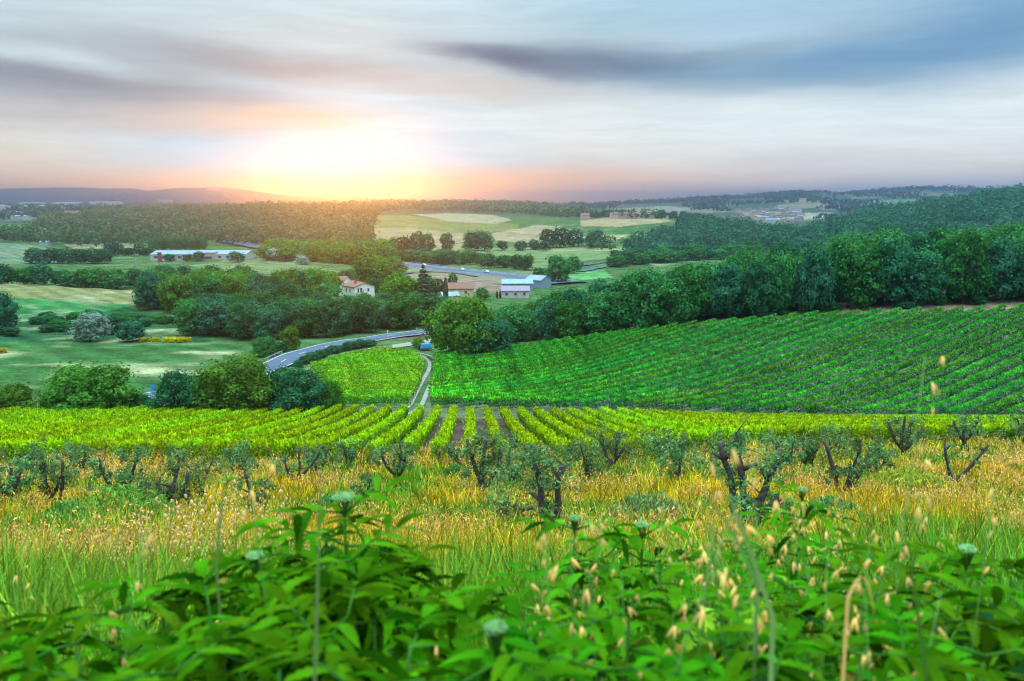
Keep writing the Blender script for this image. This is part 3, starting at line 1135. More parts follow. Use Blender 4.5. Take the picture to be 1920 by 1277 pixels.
PR['cypress'] = [cypress_proto(6)]
HREF = {'oak': 12, 'dark': 12, 'light': 12, 'silver': 12, 'mid': 12, 'middark': 12, 'midlight': 12, 'midsilver': 12, 'bigdark': 8, 'biglight': 8, 'bigdusk': 8, 'conifer': 14, 'cypress': 9}
RREF = {'oak': 4.6, 'dark': 4.6, 'light': 4.6, 'silver': 4.6, 'mid': 4.6, 'middark': 4.6, 'midlight': 4.6, 'midsilver': 4.6, 'bigdark': 4.4, 'biglight': 4.4, 'bigdusk': 4.4, 'conifer': 4, 'cypress': .8}


def plant_tree(name, proto, x, y, h, rad_, label, group=None, cat='tree', sink=0.0):
    cr, tk = random.choice(PR[proto])
    z = hz(x, y) - sink
    r = empty(name, (x, y, z), random.uniform(0, 6.28))
    tag(r, label, cat, group)
    s = (rad_ / RREF[proto], rad_ / RREF[proto], h / HREF[proto])
    for nm, m in (('crown', cr), ('trunk', tk)):
        o = link(nm, m, r)
        o.scale = s
    return r


def tree_px(name, proto, u, vb, vt, wpx, label, y0=3, y1=9000, group=None, cat='tree'):
    """tree standing where pixel (u, vb) meets the ground, its size worked out from its height and width there"""
    p = at(u, vb, y0, y1)
    d = p.y * math.cos(PITCH) - p.z * math.sin(PITCH)
    m = d / F
    return plant_tree(name, proto, p.x, p.y, (vb - vt) * m * 1.02, wpx * m * 0.5, label, group, cat)


def scatter(poly_uy, spacing, seed, tries=30000, ok=None):
    """points at least SPACING apart inside an outline given as (photo column, distance)"""
    rg = np.random.default_rng(seed)
    poly = [(s_of_u(u) * y, y) for u, y in poly_uy]
    xs_, ys_ = [p[0] for p in poly], [p[1] for p in poly]
    area = (max(xs_) - min(xs_)) * (max(ys_) - min(ys_))
    n = int(min(400000, area / spacing ** 2 * 6))
    X = rg.uniform(min(xs_), max(xs_), n)
    Y = rg.uniform(min(ys_), max(ys_), n)
    k = pip(X, Y, poly)
    X, Y = X[k], Y[k]
    cell, out = {}, []
    for x, y in zip(X, Y):
        c = (int(x // spacing), int(y // spacing))
        if any((x - a) ** 2 + (y - b) ** 2 < spacing ** 2 for i in (-1, 0, 1) for j in (-1, 0, 1) for a, b in cell.get((c[0] + i, c[1] + j), ())):
            continue
        cell.setdefault(c, []).append((x, y))
        out.append((x, y))
    return out


# ---- the trees one can point to
E = 'behind the near vineyard'
tree_px('broadleaf_tree', 'biglight', 168, 782, 686, 165, 'broad rounded olive-green tree alone at the left end of the near vineyard', 100, 135)
tree_px('broadleaf_tree', 'biglight', 12, 782, 722, 110, 'pale bushy tree cut by the left edge behind the near vineyard', 100, 135)
tree_px('broadleaf_tree', 'bigdusk', 338, 782, 697, 95, 'dark narrow tree on the left of the clump before the road', 100, 135)
tree_px('broadleaf_tree', 'biglight', 452, 784, 670, 150, 'tallest light green tree in the clump between road and near vineyard', 100, 135)
tree_px('broadleaf_tree', 'bigdusk', 552, 782, 690, 115, 'dark green round tree right of the tallest tree in the clump', 100, 135)
tree_px('broadleaf_tree', 'bigdark', 400, 784, 712, 90, 'green tree filling the gap between dark narrow tree and tallest tree', 100, 135)
tree_px('small_tree', 'biglight', 622, 778, 712, 52, 'small yellow-green tree at the right end of the clump by the road', 100, 135)
tree_px('shrub', 'bigdark', 262, 778, 736, 50, 'low green shrub beside the broad olive-green tree', 100, 135, cat='shrub')
tree_px('shrub', 'bigdark', 497, 668, 632, 50, 'bright green shrub at the outer end of the road guard rail', 150, 240, cat='shrub')
tree_px('small_tree', 'light', 545, 655, 612, 34, 'slim bright sapling above the road bend', 150, 240)
tree_px('shrub', 'dark', 520, 660, 640, 40, 'low dark shrub at the foot of the slim sapling', 150, 240, cat='shrub')
tree_px('broadleaf_tree', 'biglight', 868, 672, 556, 120, 'large pale olive-green tree at the corner where track meets right wood', 150, 230)
tree_px('broadleaf_tree', 'bigdusk', 905, 670, 590, 110, 'dark round tree just right of the pale corner tree', 150, 230)
tree_px('broadleaf_tree', 'bigdusk', -5, 622, 545, 70, 'dark tree cut by the left edge above the low meadow', 220, 330)
tree_px('silver_shrub', 'silver', 170, 640, 585, 62, 'silvery grey-green willow shrub in the dark green hollow', 200, 300, cat='shrub')
tree_px('shrub', 'dark', 248, 640, 600, 48, 'dark round shrub right of the silvery willow shrub', 200, 300, cat='shrub')
tree_px('shrub', 'dark', 215, 625, 590, 50, 'dark shrub behind the silvery willow shrub', 220, 300, cat='shrub')
tree_px('conifer_tree', 'conifer', 795, 592, 502, 62, 'tall dark spreading conifer near the white farmhouse', 280, 420)
tree_px('cypress_tree', 'cypress', 836, 575, 522, 9, 'thin dark cypress right of the tall conifer', 280, 420)
tree_px('cypress_tree', 'cypress', 932, 560, 545, 4, 'tiny cypress before the blue-roofed house', 330, 450, 'small cypresses before the blue roof')
tree_px('cypress_tree', 'cypress', 938, 560, 545, 4, 'tiny cypress before the blue-roofed house', 330, 450, 'small cypresses before the blue roof')
tree_px('broadleaf_tree', 'light', 748, 600, 520, 70, 'light green round tree between farmhouse and conifer', 280, 420)
tree_px('broadleaf_tree', 'light', 700, 545, 478, 80, 'yellow-green tree group behind the white farmhouse', 380, 560)
tree_px('broadleaf_tree', 'light', 735, 520, 482, 50, 'yellow-green tree at the slip road bend', 430, 600)
tree_px('broadleaf_tree', 'mid', 848, 545, 512, 18, 'small yellow-green tree on the rubble slope', 350, 480)
tree_px('broadleaf_tree', 'mid', 905, 562, 540, 24, 'round green bush between ochre house and blue-roofed house', 340, 450)
tree_px('broadleaf_tree', 'mid', 1046, 532, 478, 42, 'tall poplar-like tree right of the motorway bridge', 400, 560)
tree_px('broadleaf_tree', 'mid', 1075, 512, 480, 30, 'rounded tree beside the slip road loop', 430, 600)
tree_px('broadleaf_tree', 'middark', 1012, 528, 502, 26, 'dark tree at the right end of the motorway', 400, 560)
tree_px('broadleaf_tree', 'midsilver', 677, 518, 492, 22, 'grey-leaved tree behind the farmhouse field', 430, 620)
tree_px('broadleaf_tree', 'midsilver', 515, 488, 466, 26, 'pale pinkish-grey tree at the edge of the field by the white hall', 560, 800)
tree_px('broadleaf_tree', 'midsilver', 566, 496, 478, 22, 'small grey tree at the far edge of the middle field', 520, 760)
for u_, vb, vt, w_ in ((757, 476, 443, 28), (780, 476, 436, 34), (802, 478, 440, 26), (838, 474, 437, 24), (885, 470, 434, 32), (908, 470, 434, 32), (942, 469, 452, 20), (738, 474, 446, 24)):
    tree_px('broadleaf_tree', 'middark', u_, vb, vt, w_, 'dark round-headed tree in the row across the pale hill field', 620, 900, 'dark trees before the pale field')
for u_, vb, vt, w_ in ((1028, 464, 430, 30), (1052, 464, 426, 34), (1076, 462, 430, 30), (1003, 468, 450, 22), (1020, 469, 452, 24), (975, 469, 452, 24), (1118, 462, 432, 28), (1108, 465, 440, 20), (1136, 464, 450, 16)):
    tree_px('broadleaf_tree', 'middark', u_, vb, vt, w_, 'dark tree in the field copse left of the wooded hill', 600, 900, 'trees of the field copse')
for u_ in range(60, 200, 17):
    tree_px('broadleaf_tree', 'middark', u_, 494, 466, 26, 'dark tree of the close row beyond the left hedge', 520, 800, 'row of dark trees beyond the left hedge')
for u_, h_ in ((205, 24), (222, 26), (242, 16), (262, 24), (278, 16), (318, 14), (352, 13), (372, 18)):
    tree_px('broadleaf_tree', 'middark', u_, 490 if u_ > 290 else 480, (490 if u_ > 290 else 480) - h_, 20, 'dark tree standing before the long white hall', 520, 720, 'trees before the white hall')
tree_px('broadleaf_tree', 'middark', 445, 491, 472, 28, 'round reddish-dark tree before the right end of the white hall', 560, 680)
for i in range(12):
    tree_px('poplar_tree', 'mid', 284 + i * 9, 470, 447 - (i % 3), 12, 'slender grey-green poplar in the row behind the white hall', 700, 900, 'poplars behind the white hall')
for u_ in (190, 193.5, 204):
    tree_px('cypress_tree', 'cypress', u_, 456, 439, 2.6, 'thin dark cypress before the pink villa', 700, 1000, 'cypresses at the pink villa')
for u_, vb, vt, w_ in ((1240, 404, 386, 20), (1262, 402, 386, 16), (1285, 402, 385, 22), (1305, 402, 386, 20)):
    tree_px('pine_tree', 'middark', u_, vb, vt, w_, 'umbrella pine on the crest of the wooded hill', 850, 1300, 'umbrella pines on the hill crest')
tree_px('small_tree', 'middark', 1667, 412, 388, 10, 'lone dark tree sticking up in the saddle of the right ridge', 700, 1100)
# yellow broom in the meadow
for u_, w_ in ((272, 12), (292, 9), (315, 14), (330, 16), (346, 16), (2, 12)):
    p = at(u_, 641 if u_ > 10 else 662, 180, 280)
    cr, tk = PR['mid'][0]
    r = empty('broom_shrub', (p.x, p.y, p.z - 0.3))
    tag(r, 'yellow flowering broom shrub at the edge of the left meadow' if u_ > 10 else 'yellow flowering shrub under the dark tree by the left edge', 'shrub', 'yellow broom shrubs' if u_ > 10 else None)
    o = link('crown', with_mat(cr, M['yellow_leaf']), r)
    o.scale = (w_ * .012 * 2.2, w_ * .012 * 2, 0.14)


# ---- woods built tree by tree
def wood(name, protos, pts, h, rr, label, group, cat='tree'):
    for x, y in pts:
        f_ = random.uniform(0.82, 1.18)
        if group == 'oaks of the right wood':
            f_ *= np.interp(960 + F * x / y, [850, 1000, 1100, 1200, 1400, 1600, 1800], [.60, .80, .96, 1.02, 1.10, 1.20, 1.20])
        plant_tree(name, random.choice(protos), x, y, h * f_, rr * random.uniform(0.85, 1.15), label, group, cat)


w_right = scatter([(905, 181), (1000, 187), (1200, 178), (1400, 176), (1600, 177), (1750, 178), (1990, 178), (1990, 226), (1600, 232), (1300, 238), (1100, 240), (960, 224), (880, 205)], 5.7, 1)
wood('oak_tree', ['oak', 'oak', 'oak', 'dark', 'oak'], w_right, 12.0, 4.5, 'leafy green oak in the dense wood above the big right vineyard', 'oaks of the right wood')
w_front = scatter([(345, 226), (560, 212), (700, 224), (822, 236), (830, 262), (600, 262), (345, 275)], 6.2, 2)
wood('acacia_tree', ['dark', 'oak', 'dark'], w_front, 9.5, 4.4, 'dark green tree in the thicket above the country road', 'trees of the thicket above the road')
w_back = scatter([(268, 285), (420, 275), (620, 300), (610, 345), (450, 365), (300, 350)], 8.0, 3)
wood('broadleaf_tree', ['dark', 'oak', 'light'], w_back, 13.0, 5.6, 'tall full-crowned tree in the wood left of the farmhouse', 'tall trees left of the farmhouse')
print('individual woods', len(w_right), len(w_front), len(w_back))
w_h1 = scatter([(-60, 362), (170, 366), (260, 362), (265, 380), (-60, 385)], 7.0, 4)
wood('hedge_tree', ['middark', 'mid'], w_h1, 8.5, 4.6, 'dark bushy tree in the long hedge beyond the left upper meadow', 'hedge beyond the upper meadow')
w_h2 = scatter([(752, 585), (850, 560), (985, 520), (1000, 545), (860, 600), (752, 620)], 9.0, 5)
wood('hedge_tree', ['middark', 'mid'], w_h2, 9, 5.0, 'dark tree in the belt along the far side of the motorway', 'belt along the motorway')
w_h3 = scatter([(500, 600), (640, 560), (735, 560), (740, 680), (620, 720), (500, 700)], 11.0, 6)
wood('broadleaf_tree', ['mid', 'midlight', 'midlight'], w_h3, 12, 6.5, 'golden green tree in the belt at the foot of the sunlit hill', 'trees at the foot of the sunlit hill')
w_h4 = scatter([(1150, 540), (1290, 590), (1420, 620), (1420, 660), (1280, 640), (1150, 590)], 9.0, 8)
wood('hedge_tree', ['middark', 'mid'], w_h4, 9, 5.5, 'blue-green tree in the hedge at the foot of the wooded hill', 'hedge at the foot of the wooded hill')
w_h5 = scatter([(600, 318), (640, 322), (845, 318), (845, 262), (640, 262)], 8.0, 9)
wood('garden_tree', ['mid', 'oak', 'dark'], [p for p in w_h5 if p[1] < 300], 6.0, 4.0, 'mid-green tree on the slope below the farmhouse', 'trees below the farmhouse')
w_h6 = scatter([(640, 400), (700, 372), (830, 360), (830, 385), (700, 420), (640, 440)], 9.0, 10)
wood('garden_tree', ['mid', 'middark'], w_h6, 7.5, 4.2, 'green tree in the gardens behind the farmhouse', 'garden trees behind the farmhouse')


w_h7 = scatter([(-40, 228), (250, 232), (330, 238), (330, 262), (180, 268), (-40, 262)], 4.6, 40)
w_h7 = [p for p in w_h7 if vnoise(np.array([p[0]]), np.array([p[1]]), 12, 6)[0] > .35]
wood('scrub_bush', ['dark', 'oak'], w_h7, 2.6, 2.4, 'low dark green bush of the scrubby hollow between the left meadows', 'scrub of the hollow', 'bush')


# ---- far woods that read as one mass
def far_wood(name, pts, h, rr, nq, leaf, col, label, seed, var=0.25):
    rg = np.random.default_rng(seed)
    P = np.array(pts)
    n = len(P)
    if n == 0:
        return
    hh = h * rg.uniform(0.6, 1.4, n)
    r_ = rr * rg.uniform(0.6, 1.5, n)
    z = hgt(P[:, 0], P[:, 1])
    d = rg.normal(0, 1, (n, nq, 3))
    d[..., 2] = np.abs(d[..., 2]) - 0.25
    d /= np.linalg.norm(d, axis=2, keepdims=True)
    bump = 1 + 0.28 * np.sin(d[..., 0] * 5 + rg.random((n, 1)) * 6) * np.cos(d[..., 1] * 5 + rg.random((n, 1)) * 6)
    Q = np.empty_like(d)
    Q[..., 0] = P[:, None, 0] + d[..., 0] * r_[:, None] * bump
    Q[..., 1] = P[:, None, 1] + d[..., 1] * r_[:, None] * bump
    Q[..., 2] = z[:, None] + hh[:, None] * 0.42 + d[..., 2] * hh[:, None] * 0.55 * bump
    V, Fq = quad_cloud(Q.reshape(-1, 3), d.reshape(-1, 3), leaf * rg.uniform(0.7, 1.3, n * nq), 1.1, 0.22, rg)
    tint = rg.uniform(1 - var, 1 + var, (n, 1, 1)) * np.array([1 + 0.0, 1, 1]) * np.ones((n, nq, 1))
    hue = rg.normal(0, 0.12, (n, 1))
    c = np.array(col)[None, None, :] * tint
    c = c.copy()
    c[..., 0] *= (1 + hue)
    cc = np.repeat(c.reshape(-1, 3), 4, 0)
    me_ = npmesh(name, V, Fq, M['far_leaf'], cc)
    tag(link(name, me_), label, 'wood', kind='stuff')


GR = (0.075, 0.15, 0.055)
far_wood('forest', scatter([(60, 905), (180, 900), (300, 830), (425, 800), (560, 790), (690, 770), (695, 1000), (712, 1500), (500, 1600), (300, 1750), (100, 1600)], 12, 11),
         15, 8.2, 64, 2.6, (0.085, 0.115, 0.045), 'broad wood covering the hill below the setting sun', 12)
far_wood('forest', scatter([(-300, 820), (20, 800), (140, 760), (270, 800), (270, 900), (100, 960), (-300, 1000)], 10, 13), 13, 6.5, 34, 3.0, GR, 'blue-green wood at the left edge beyond the pale field', 14)
far_wood('forest', scatter([(1170, 690), (1240, 640), (1420, 640), (1520, 700), (1500, 820), (1400, 980), (1300, 1080), (1270, 1080), (1275, 900), (1190, 760)], 8.5, 15),
         12, 6, 60, 2.1, (0.03, 0.11, 0.06), 'dense wood on the steep round hill before the town', 16)
far_wood('forest', scatter([(1440, 620), (1600, 520), (1800, 420), (2100, 380), (2300, 420), (2300, 1150), (1900, 1150), (1740, 1100), (1600, 1000), (1520, 900), (1480, 780)], 9.0, 17),
         12, 6, 44, 2.4, (0.03, 0.12, 0.065), 'blue-green wood covering the high ridge on the right', 18)  # slight teal of the haze mixed into the leaf colour
far_wood('forest', scatter([(700, 1620), (860, 1750), (1000, 1550), (1090, 1300), (1100, 1500), (1090, 2500), (950, 2600), (560, 2500), (560, 1900), (700, 1700)], 15, 19), 14, 9, 18, 5.5, GR, 'dark wood along the horizon behind the hill fields', 20)
far_wood('forest', scatter([(1090, 1280), (1160, 1180), (1230, 1170), (1225, 1230), (1100, 1400)], 10, 21), 12, 6, 30, 3, GR, 'tree line behind the pale field on the crest', 22)
pl = scatter([(-700, 1350), (100, 1750), (600, 2000), (800, 2600), (800, 5000), (-900, 5000)], 42, 23)
pl = [p for p in pl if vnoise(np.array([p[0]]), np.array([p[1] * .35]), 150, 2)[0] > 0.45]
far_wood('forest', pl, 15, 24, 14, 11, (0.06, 0.12, 0.06), 'scattered tree belts on the far plain', 24)
pl = scatter([(1100, 2500), (1330, 2000), (1500, 1900), (1560, 1300), (2500, 1800), (2500, 4000), (1050, 4200)], 38, 25)
pl = [p for p in pl if vnoise(np.array([p[0]]), np.array([p[1] * .4]), 170, 9)[0] > 0.5 and not (p[1] < 2650 and 1350 < 960 + F * p[0] / p[1] < 1530)]
far_wood('forest', pl, 15, 22, 14, 10, (0.03, 0.08, 0.06), 'woods and tree belts on the far blue hills', 26)  # bluish cast of distant haze put into the tree colour
far_wood('forest', scatter([(1100, 700), (1180, 690), (1230, 760), (1190, 830), (1100, 850)], 9, 27)[::3], 8, 4.5, 30, 2.4, GR, 'scattered hedges on the slope left of the round hill', 28)

# ================================================================== vineyards
def vine_rows(mat, poly, direction, spacing, dens, leaf, hgt_, width, label, group, seed, colA, colB, shoot=0.15, patch=None, phase=0.0, stems=False):
    rg = np.random.default_rng(seed)
    d = Vector(direction).normalized()
    n = Vector((-d.y, d.x))
    pts = [Vector((p[0], p[1])) for p in poly]
    tn = [p.dot(n) for p in pts]
    k0, k1 = math.floor(min(tn) / spacing), math.ceil(max(tn) / spacing)
    pm = MB()
    pm.box(0, 0, 0.75, 0.08, 0.08, 1.9)
    pme = pm.mesh('end_post', M['post'])
    sm_ = MB()
    sm_.tube([(0, 0, -.1), (.03, .02, .4), (-.02, 0, .9)], [.05, .04, .03], 6)
    stem_me = sm_.mesh('stem', M['bark'])
    count = 0
    for k in range(k0, k1 + 1):
        o_ = (k + phase) * spacing
        hits = []
        for i in range(len(pts)):
            a, b = pts[i], pts[(i + 1) % len(pts)]
            fa, fb = a.dot(n) - o_, b.dot(n) - o_
            if (fa < 0) != (fb < 0):
                q = a + (b - a) * (fa / (fa - fb))
                hits.append(q.dot(d))
        hits.sort()
        for t0, t1 in zip(hits[::2], hits[1::2]):
            t0 += rg.uniform(-.6, .6)
            L_ = t1 - t0
            if L_ < 4:
                continue
            m = int(L_ * dens)
            t = rg.uniform(0, L_, m)
            ph = rg.uniform(0, 2 * math.pi, m)
            # lumpy cross section: one vine about every metre, each a little different
            vine = np.sin(t * 2 * math.pi / 0.95 + k) * 0.5 + 0.5
            lump = 0.82 + 0.28 * fbm(t, np.full(m, k * 7.7), 1.6, 5) + 0.12 * vine
            gap = vnoise(t, np.full(m, k * 3.3), 3.0, 8)
            lump *= np.where(gap < 0.09, 0.4, 1) * (0.85 + 0.3 * vnoise(t, np.full(m, k * 5.1), 7.0, 12))
            rx, rz = width * lump, hgt_ * 0.42 * lump
            ca, sa = np.cos(ph), np.sin(ph)
            shell = 1 - np.abs(rg.normal(0, 0.16, m))
            lat = ca * rx * shell
            zz = hgt_ * 0.58 + sa * rz * shell
            base = d * t0 + n * o_
            X = base.x + d.x * t + n.x * lat
            Y = base.y + d.y * t + n.y * lat
            Z = hgt(X, Y) + zz
            nr_ = np.stack([n.x * ca, n.y * ca, sa], 1)
            P = np.stack([X, Y, Z], 1)
            V, Fq = quad_cloud(P, nr_, leaf * rg.uniform(0.6, 1.35, m), 1.0, 0.6, rg)
            # young shoots standing out of the top
            ms = int(m * shoot)
            ts = rg.uniform(0, L_, ms)
            la = rg.normal(0, width * 0.6, ms)
            Xs = base.x + d.x * ts + n.x * la
            Ys = base.y + d.y * ts + n.y * la
            ln_ = rg.uniform(0.25, 0.7, ms) * hgt_ / 1.8
            Ps = np.stack([Xs, Ys, hgt(Xs, Ys) + hgt_ * rg.uniform(.82, 1.0, ms)], 1)
            Vs, Fs = quad_cloud(Ps, rg.normal(0, 1, (ms, 3)) * [1, 1, .2], ln_ * .30, 2.6, 0.1, rg, up=np.array([0, 0, 1.0]) + rg.normal(0, .45, (ms, 3)))
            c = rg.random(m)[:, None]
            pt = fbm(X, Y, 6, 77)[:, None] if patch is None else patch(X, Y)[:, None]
            w_ = np.clip(pt * 0.7 + (zz / hgt_)[:, None] * 1.0 - 0.72 + (c - .5) * .5, 0, 1)  # row tops lighter, flanks darker: light and shade put into the colour
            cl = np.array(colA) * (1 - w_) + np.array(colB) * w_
            pts_ = (fbm(Xs, Ys, 6, 77) if patch is None else patch(Xs, Ys))[:, None]
            ws = np.clip(pts_ + 0.25, 0, 1)
            cs = (np.array(colA) * (1 - ws) + np.array(colB) * ws) * 1.15
            VV = np.concatenate([V, Vs])
            FF = np.concatenate([Fq, Fs + len(V)])
            CC = np.repeat(np.concatenate([cl, cs]), 4, 0)
            ox, oy = base.x, base.y
            oz = hz(ox, oy)
            VV = VV - np.array([ox, oy, oz])
            root = empty('vine_row', (ox, oy, oz))
            tag(root, label, 'vine row', group)
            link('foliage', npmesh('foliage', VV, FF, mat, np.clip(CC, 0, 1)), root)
            for q in (0.0, L_):
                e = base + d * q
                po = link('end_post', pme, root)
                po.location = (e.x - ox, e.y - oy, hz(e.x, e.y) - oz)
            # woody stems of the first vines of the row
            if stems:
                for q in (0.8, 2.0, 3.2, 4.4):
                    e = base + d * q
                    po = link('stem', stem_me, root)
                    po.location = (e.x - ox, e.y - oy, hz(e.x, e.y) - oz)
            count += 1
    print(label, count)


def up(u, y): return (s_of_u(u) * y * 1.0, y)


# near vineyard: rows run away from the camera
def near_patch(X, Y): return np.clip(1.25 * fbm(X, Y, 3.0, 44) + 0.38 - np.clip((Y - 92) / 40, 0, 1) * .55 - np.clip((X - 25) / 60, 0, 1) * 0.45, 0, 1)


dirn = (-0.054, 1.0)
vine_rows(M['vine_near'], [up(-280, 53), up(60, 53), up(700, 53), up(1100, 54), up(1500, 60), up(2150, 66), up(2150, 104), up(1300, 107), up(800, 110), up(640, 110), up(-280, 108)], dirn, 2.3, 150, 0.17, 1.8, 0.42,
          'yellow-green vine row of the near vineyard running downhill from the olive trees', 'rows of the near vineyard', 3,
          (0.010, 0.12, 0.012), (0.26, 0.45, 0.008), 0.2, near_patch, stems=True)  # yellow of the sunlit leaves put into their base colour
# big vineyard on the right
def right_patch(X, Y): return np.clip(0.7 * fbm(X, Y, 5.0, 45) - np.clip((X + 10) / 90, -.3, .3) - (Y - 120) / 150 + 0.1, 0, 1)


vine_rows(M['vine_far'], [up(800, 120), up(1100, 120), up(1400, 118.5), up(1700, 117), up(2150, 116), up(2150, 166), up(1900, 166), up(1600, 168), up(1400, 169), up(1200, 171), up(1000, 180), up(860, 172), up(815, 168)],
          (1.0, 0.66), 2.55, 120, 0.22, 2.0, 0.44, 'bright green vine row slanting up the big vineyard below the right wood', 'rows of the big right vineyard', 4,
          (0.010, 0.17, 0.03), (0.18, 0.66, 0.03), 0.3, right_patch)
# small vineyard inside the bend of the road
def mid_patch(X, Y): return np.clip(0.9 * fbm(X, Y, 3.0, 46) + 0.1, 0, 1)


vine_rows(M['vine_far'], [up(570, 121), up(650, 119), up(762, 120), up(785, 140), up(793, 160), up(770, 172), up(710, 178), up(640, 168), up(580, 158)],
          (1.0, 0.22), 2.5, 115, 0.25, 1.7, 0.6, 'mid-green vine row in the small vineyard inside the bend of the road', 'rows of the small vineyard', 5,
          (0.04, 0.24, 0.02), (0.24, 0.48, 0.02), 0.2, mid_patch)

# ================================================================== buildings
def house(name, label, p, w, d, h, rh, rz, wall, roof, windows=(), group=None, chimneys=(), over=0.4, cat='house', windep=True):
    """gabled house, ridge along its own x; windows: (side, position along side, height, width, tall)"""
    root = empty(name, p, rz)
    tag(root, label, cat, group)
    b = MB()
    x, y = w / 2, d / 2
    b.face([(-x, -y, -2), (x, -y, -2), (x, -y, h), (-x, -y, h)])
    b.face([(x, y, -2), (-x, y, -2), (-x, y, h), (x, y, h)])
    for s in (-1, 1):
        pts = [(s * x, -s * y, -2), (s * x, s * y, -2), (s * x, s * y, h), (s * x, 0, h + rh), (s * x, -s * y, h)]
        b.face(pts)
    b.build('wall', wall, root)
    r = MB()
    X, Y = x + over, y + over
    dz = rh / y * over
    t = 0.22
    for s in (-1, 1):
        a = [(-X, s * Y, h - dz), (X, s * Y, h - dz), (X, 0, h + rh), (-X, 0, h + rh)]
        top = [(q[0], q[1], q[2] + t) for q in a]
        r.face(top if s < 0 else top[::-1])
        r.face(a[::-1] if s < 0 else a)
        r.face([a[0], a[1], top[1], top[0]] if s < 0 else [a[1], a[0], top[0], top[1]])
        for i, j in ((0, 3), (1, 2)):
            r.face([a[i], a[j], top[j], top[i]])
    ro = r.build('roof', roof, root)
    for cx, cy in chimneys:
        c = MB()
        zc = h + rh * (1 - abs(cy) / y)
        c.box(cx, cy, zc + 0.5, 0.7, 0.7, 1.6)
        c.box(cx, cy, zc + 1.38, 0.95, 0.95, 0.16)
        c.build('chimney', M['tile'], ro)
    for side, pos, zc, ww, wh in windows:
        m = MB()
        f = MB()
        if side in 'fb':
            s = -1 if side == 'f' else 1
            m.box(pos, s * (y + 0.02), zc, ww, 0.06, wh)
            f.box(pos, s * (y + 0.04), zc + wh / 2 + .05, ww + .3, 0.12, .1)
            f.box(pos, s * (y + 0.04), zc - wh / 2 - .05, ww + .3, 0.12, .1)
        else:
            s = -1 if side == 'l' else 1
            m.box(s * (x + 0.02), pos, zc, 0.06, ww, wh)
            f.box(s * (x + 0.04), pos, zc + wh / 2 + .05, 0.12, ww + .3, .1)
            f.box(s * (x + 0.04), pos, zc - wh / 2 - .05, 0.12, ww + .3, .1)
        wo_ = m.build('window', M['glass'], root)
        f.build('sill', wall, wo_)
    return root


# white farmhouse pair: gable end turned to the camera's right
p = at(676, 560, 300, 400)
house('farmhouse', 'white two-storey farmhouse with terracotta gable roof and dark shutters', (p.x - 1.0, p.y + 1, p.z), 11.5, 9.5, 5.6, 1.7, R(-52), M['bright_wall'], M['tile'],
      [('r', -1.6, 4.2, 1.0, 1.9), ('r', 1.8, 4.1, .9, 1.4), ('r', -0.6, 1.3, 1.0, 1.9), ('r', 2.4, 1.3, 1.6, 1.6), ('f', 1.5, 3.9, .9, 1.6), ('f', -2.0, 3.9, .9, 2.0), ('r', -3.0, 4.2, .8, 1.9)], chimneys=[(-3, 1.5), (1, -1.8)])
p = at(630, 556, 300, 420)
house('farmhouse_wing', 'smaller white house with hipped terracotta roof left of the farmhouse', (p.x, p.y + 6, p.z + .5), 8.5, 8, 6.2, 1.6, R(-12), M['bright_wall'], M['tile'],
      [('f', 1.6, 4.2, 1.4, 1.2)], chimneys=[(2, 1.5)])
p = at(860, 556, 330, 440)
house('ochre_house', 'low ochre house with terracotta roof below the motorway', (p.x, p.y + 4, p.z), 13, 8, 3.6, 2.2, R(4), M['cream_wall'], M['tile'], [('f', -3, 2, 1.2, 1.2), ('f', 3, 2, 1.2, 1.2)])
p = at(842, 566, 320, 420)
house('shed', 'grey-roofed shed in front of the ochre house', (p.x, p.y + 2, p.z), 7, 6, 2.6, 1.3, R(20), M['cream_wall'], M['pale_sheet'], cat='shed')
p = at(966, 558, 330, 440)
house('blue_roofed_house', 'long white house with violet-tiled roof under the wood', (p.x, p.y + 1, p.z), 12.5, 7, 3.4, 1.7, R(2), M['white_wall'], surf_mat('violet_tile', (.30, .24, .34), (.22, .18, .28), 2),
      [('f', -4, 1.9, 1.1, 1.2), ('f', 0, 1.9, 1.1, 1.2), ('f', 4, 1.9, 1.1, 1.2)])
p = at(966, 546, 360, 470)
house('warehouse', 'warehouse with bright blue metal roof behind the long white house', (p.x + 1, p.y + 6, p.z), 15, 9, 3.6, 1.6, R(2), M['pale_sheet'], M['blue_sheet'], cat='warehouse')
p = at(1010, 540, 360, 480)
house('barn', 'grey-blue roofed barn at the end of the motorway', (p.x, p.y + 5, p.z), 10, 9, 4, 2.0, R(-40), M['pale_sheet'], M['pale_sheet'], cat='barn')
# long white hall on the left with its office in front
p = at(374, 487, 560, 680)
house('long_hall', 'very long low white factory hall with pale blue roof on the valley floor', (p.x, p.y + 10, p.z), 72, 26, 4.2, 2.2, R(2), M['white_wall'], M['pale_sheet'],
      [('f', q, 2.2, 2.6, 1.5) for q in range(-32, 35, 6)], cat='factory')
p = at(392, 486, 560, 680)
house('factory_office', 'pinkish office block in front of the long white hall', (p.x, p.y - 6, p.z), 16, 7, 5.6, 0.5, R(2), M['pink_wall'], M['pale_sheet'],
      [('f', -4.6, 1.8, 4, 1.8), ('f', 2.8, 1.8, 5.5, 1.8)], cat='office')
p = at(300, 492, 520, 680)
b = MB()
b.box(0, 0, 2.5, 2.6, 1.2, 9)
b.box(0, 0, 7.1, 3.0, 1.6, 0.4)
o = b.build('sign_tower', M['red'])
o.location = p
tag(o, 'red upright sign tower before the long white hall', 'sign')
p = at(195, 456, 720, 1000)
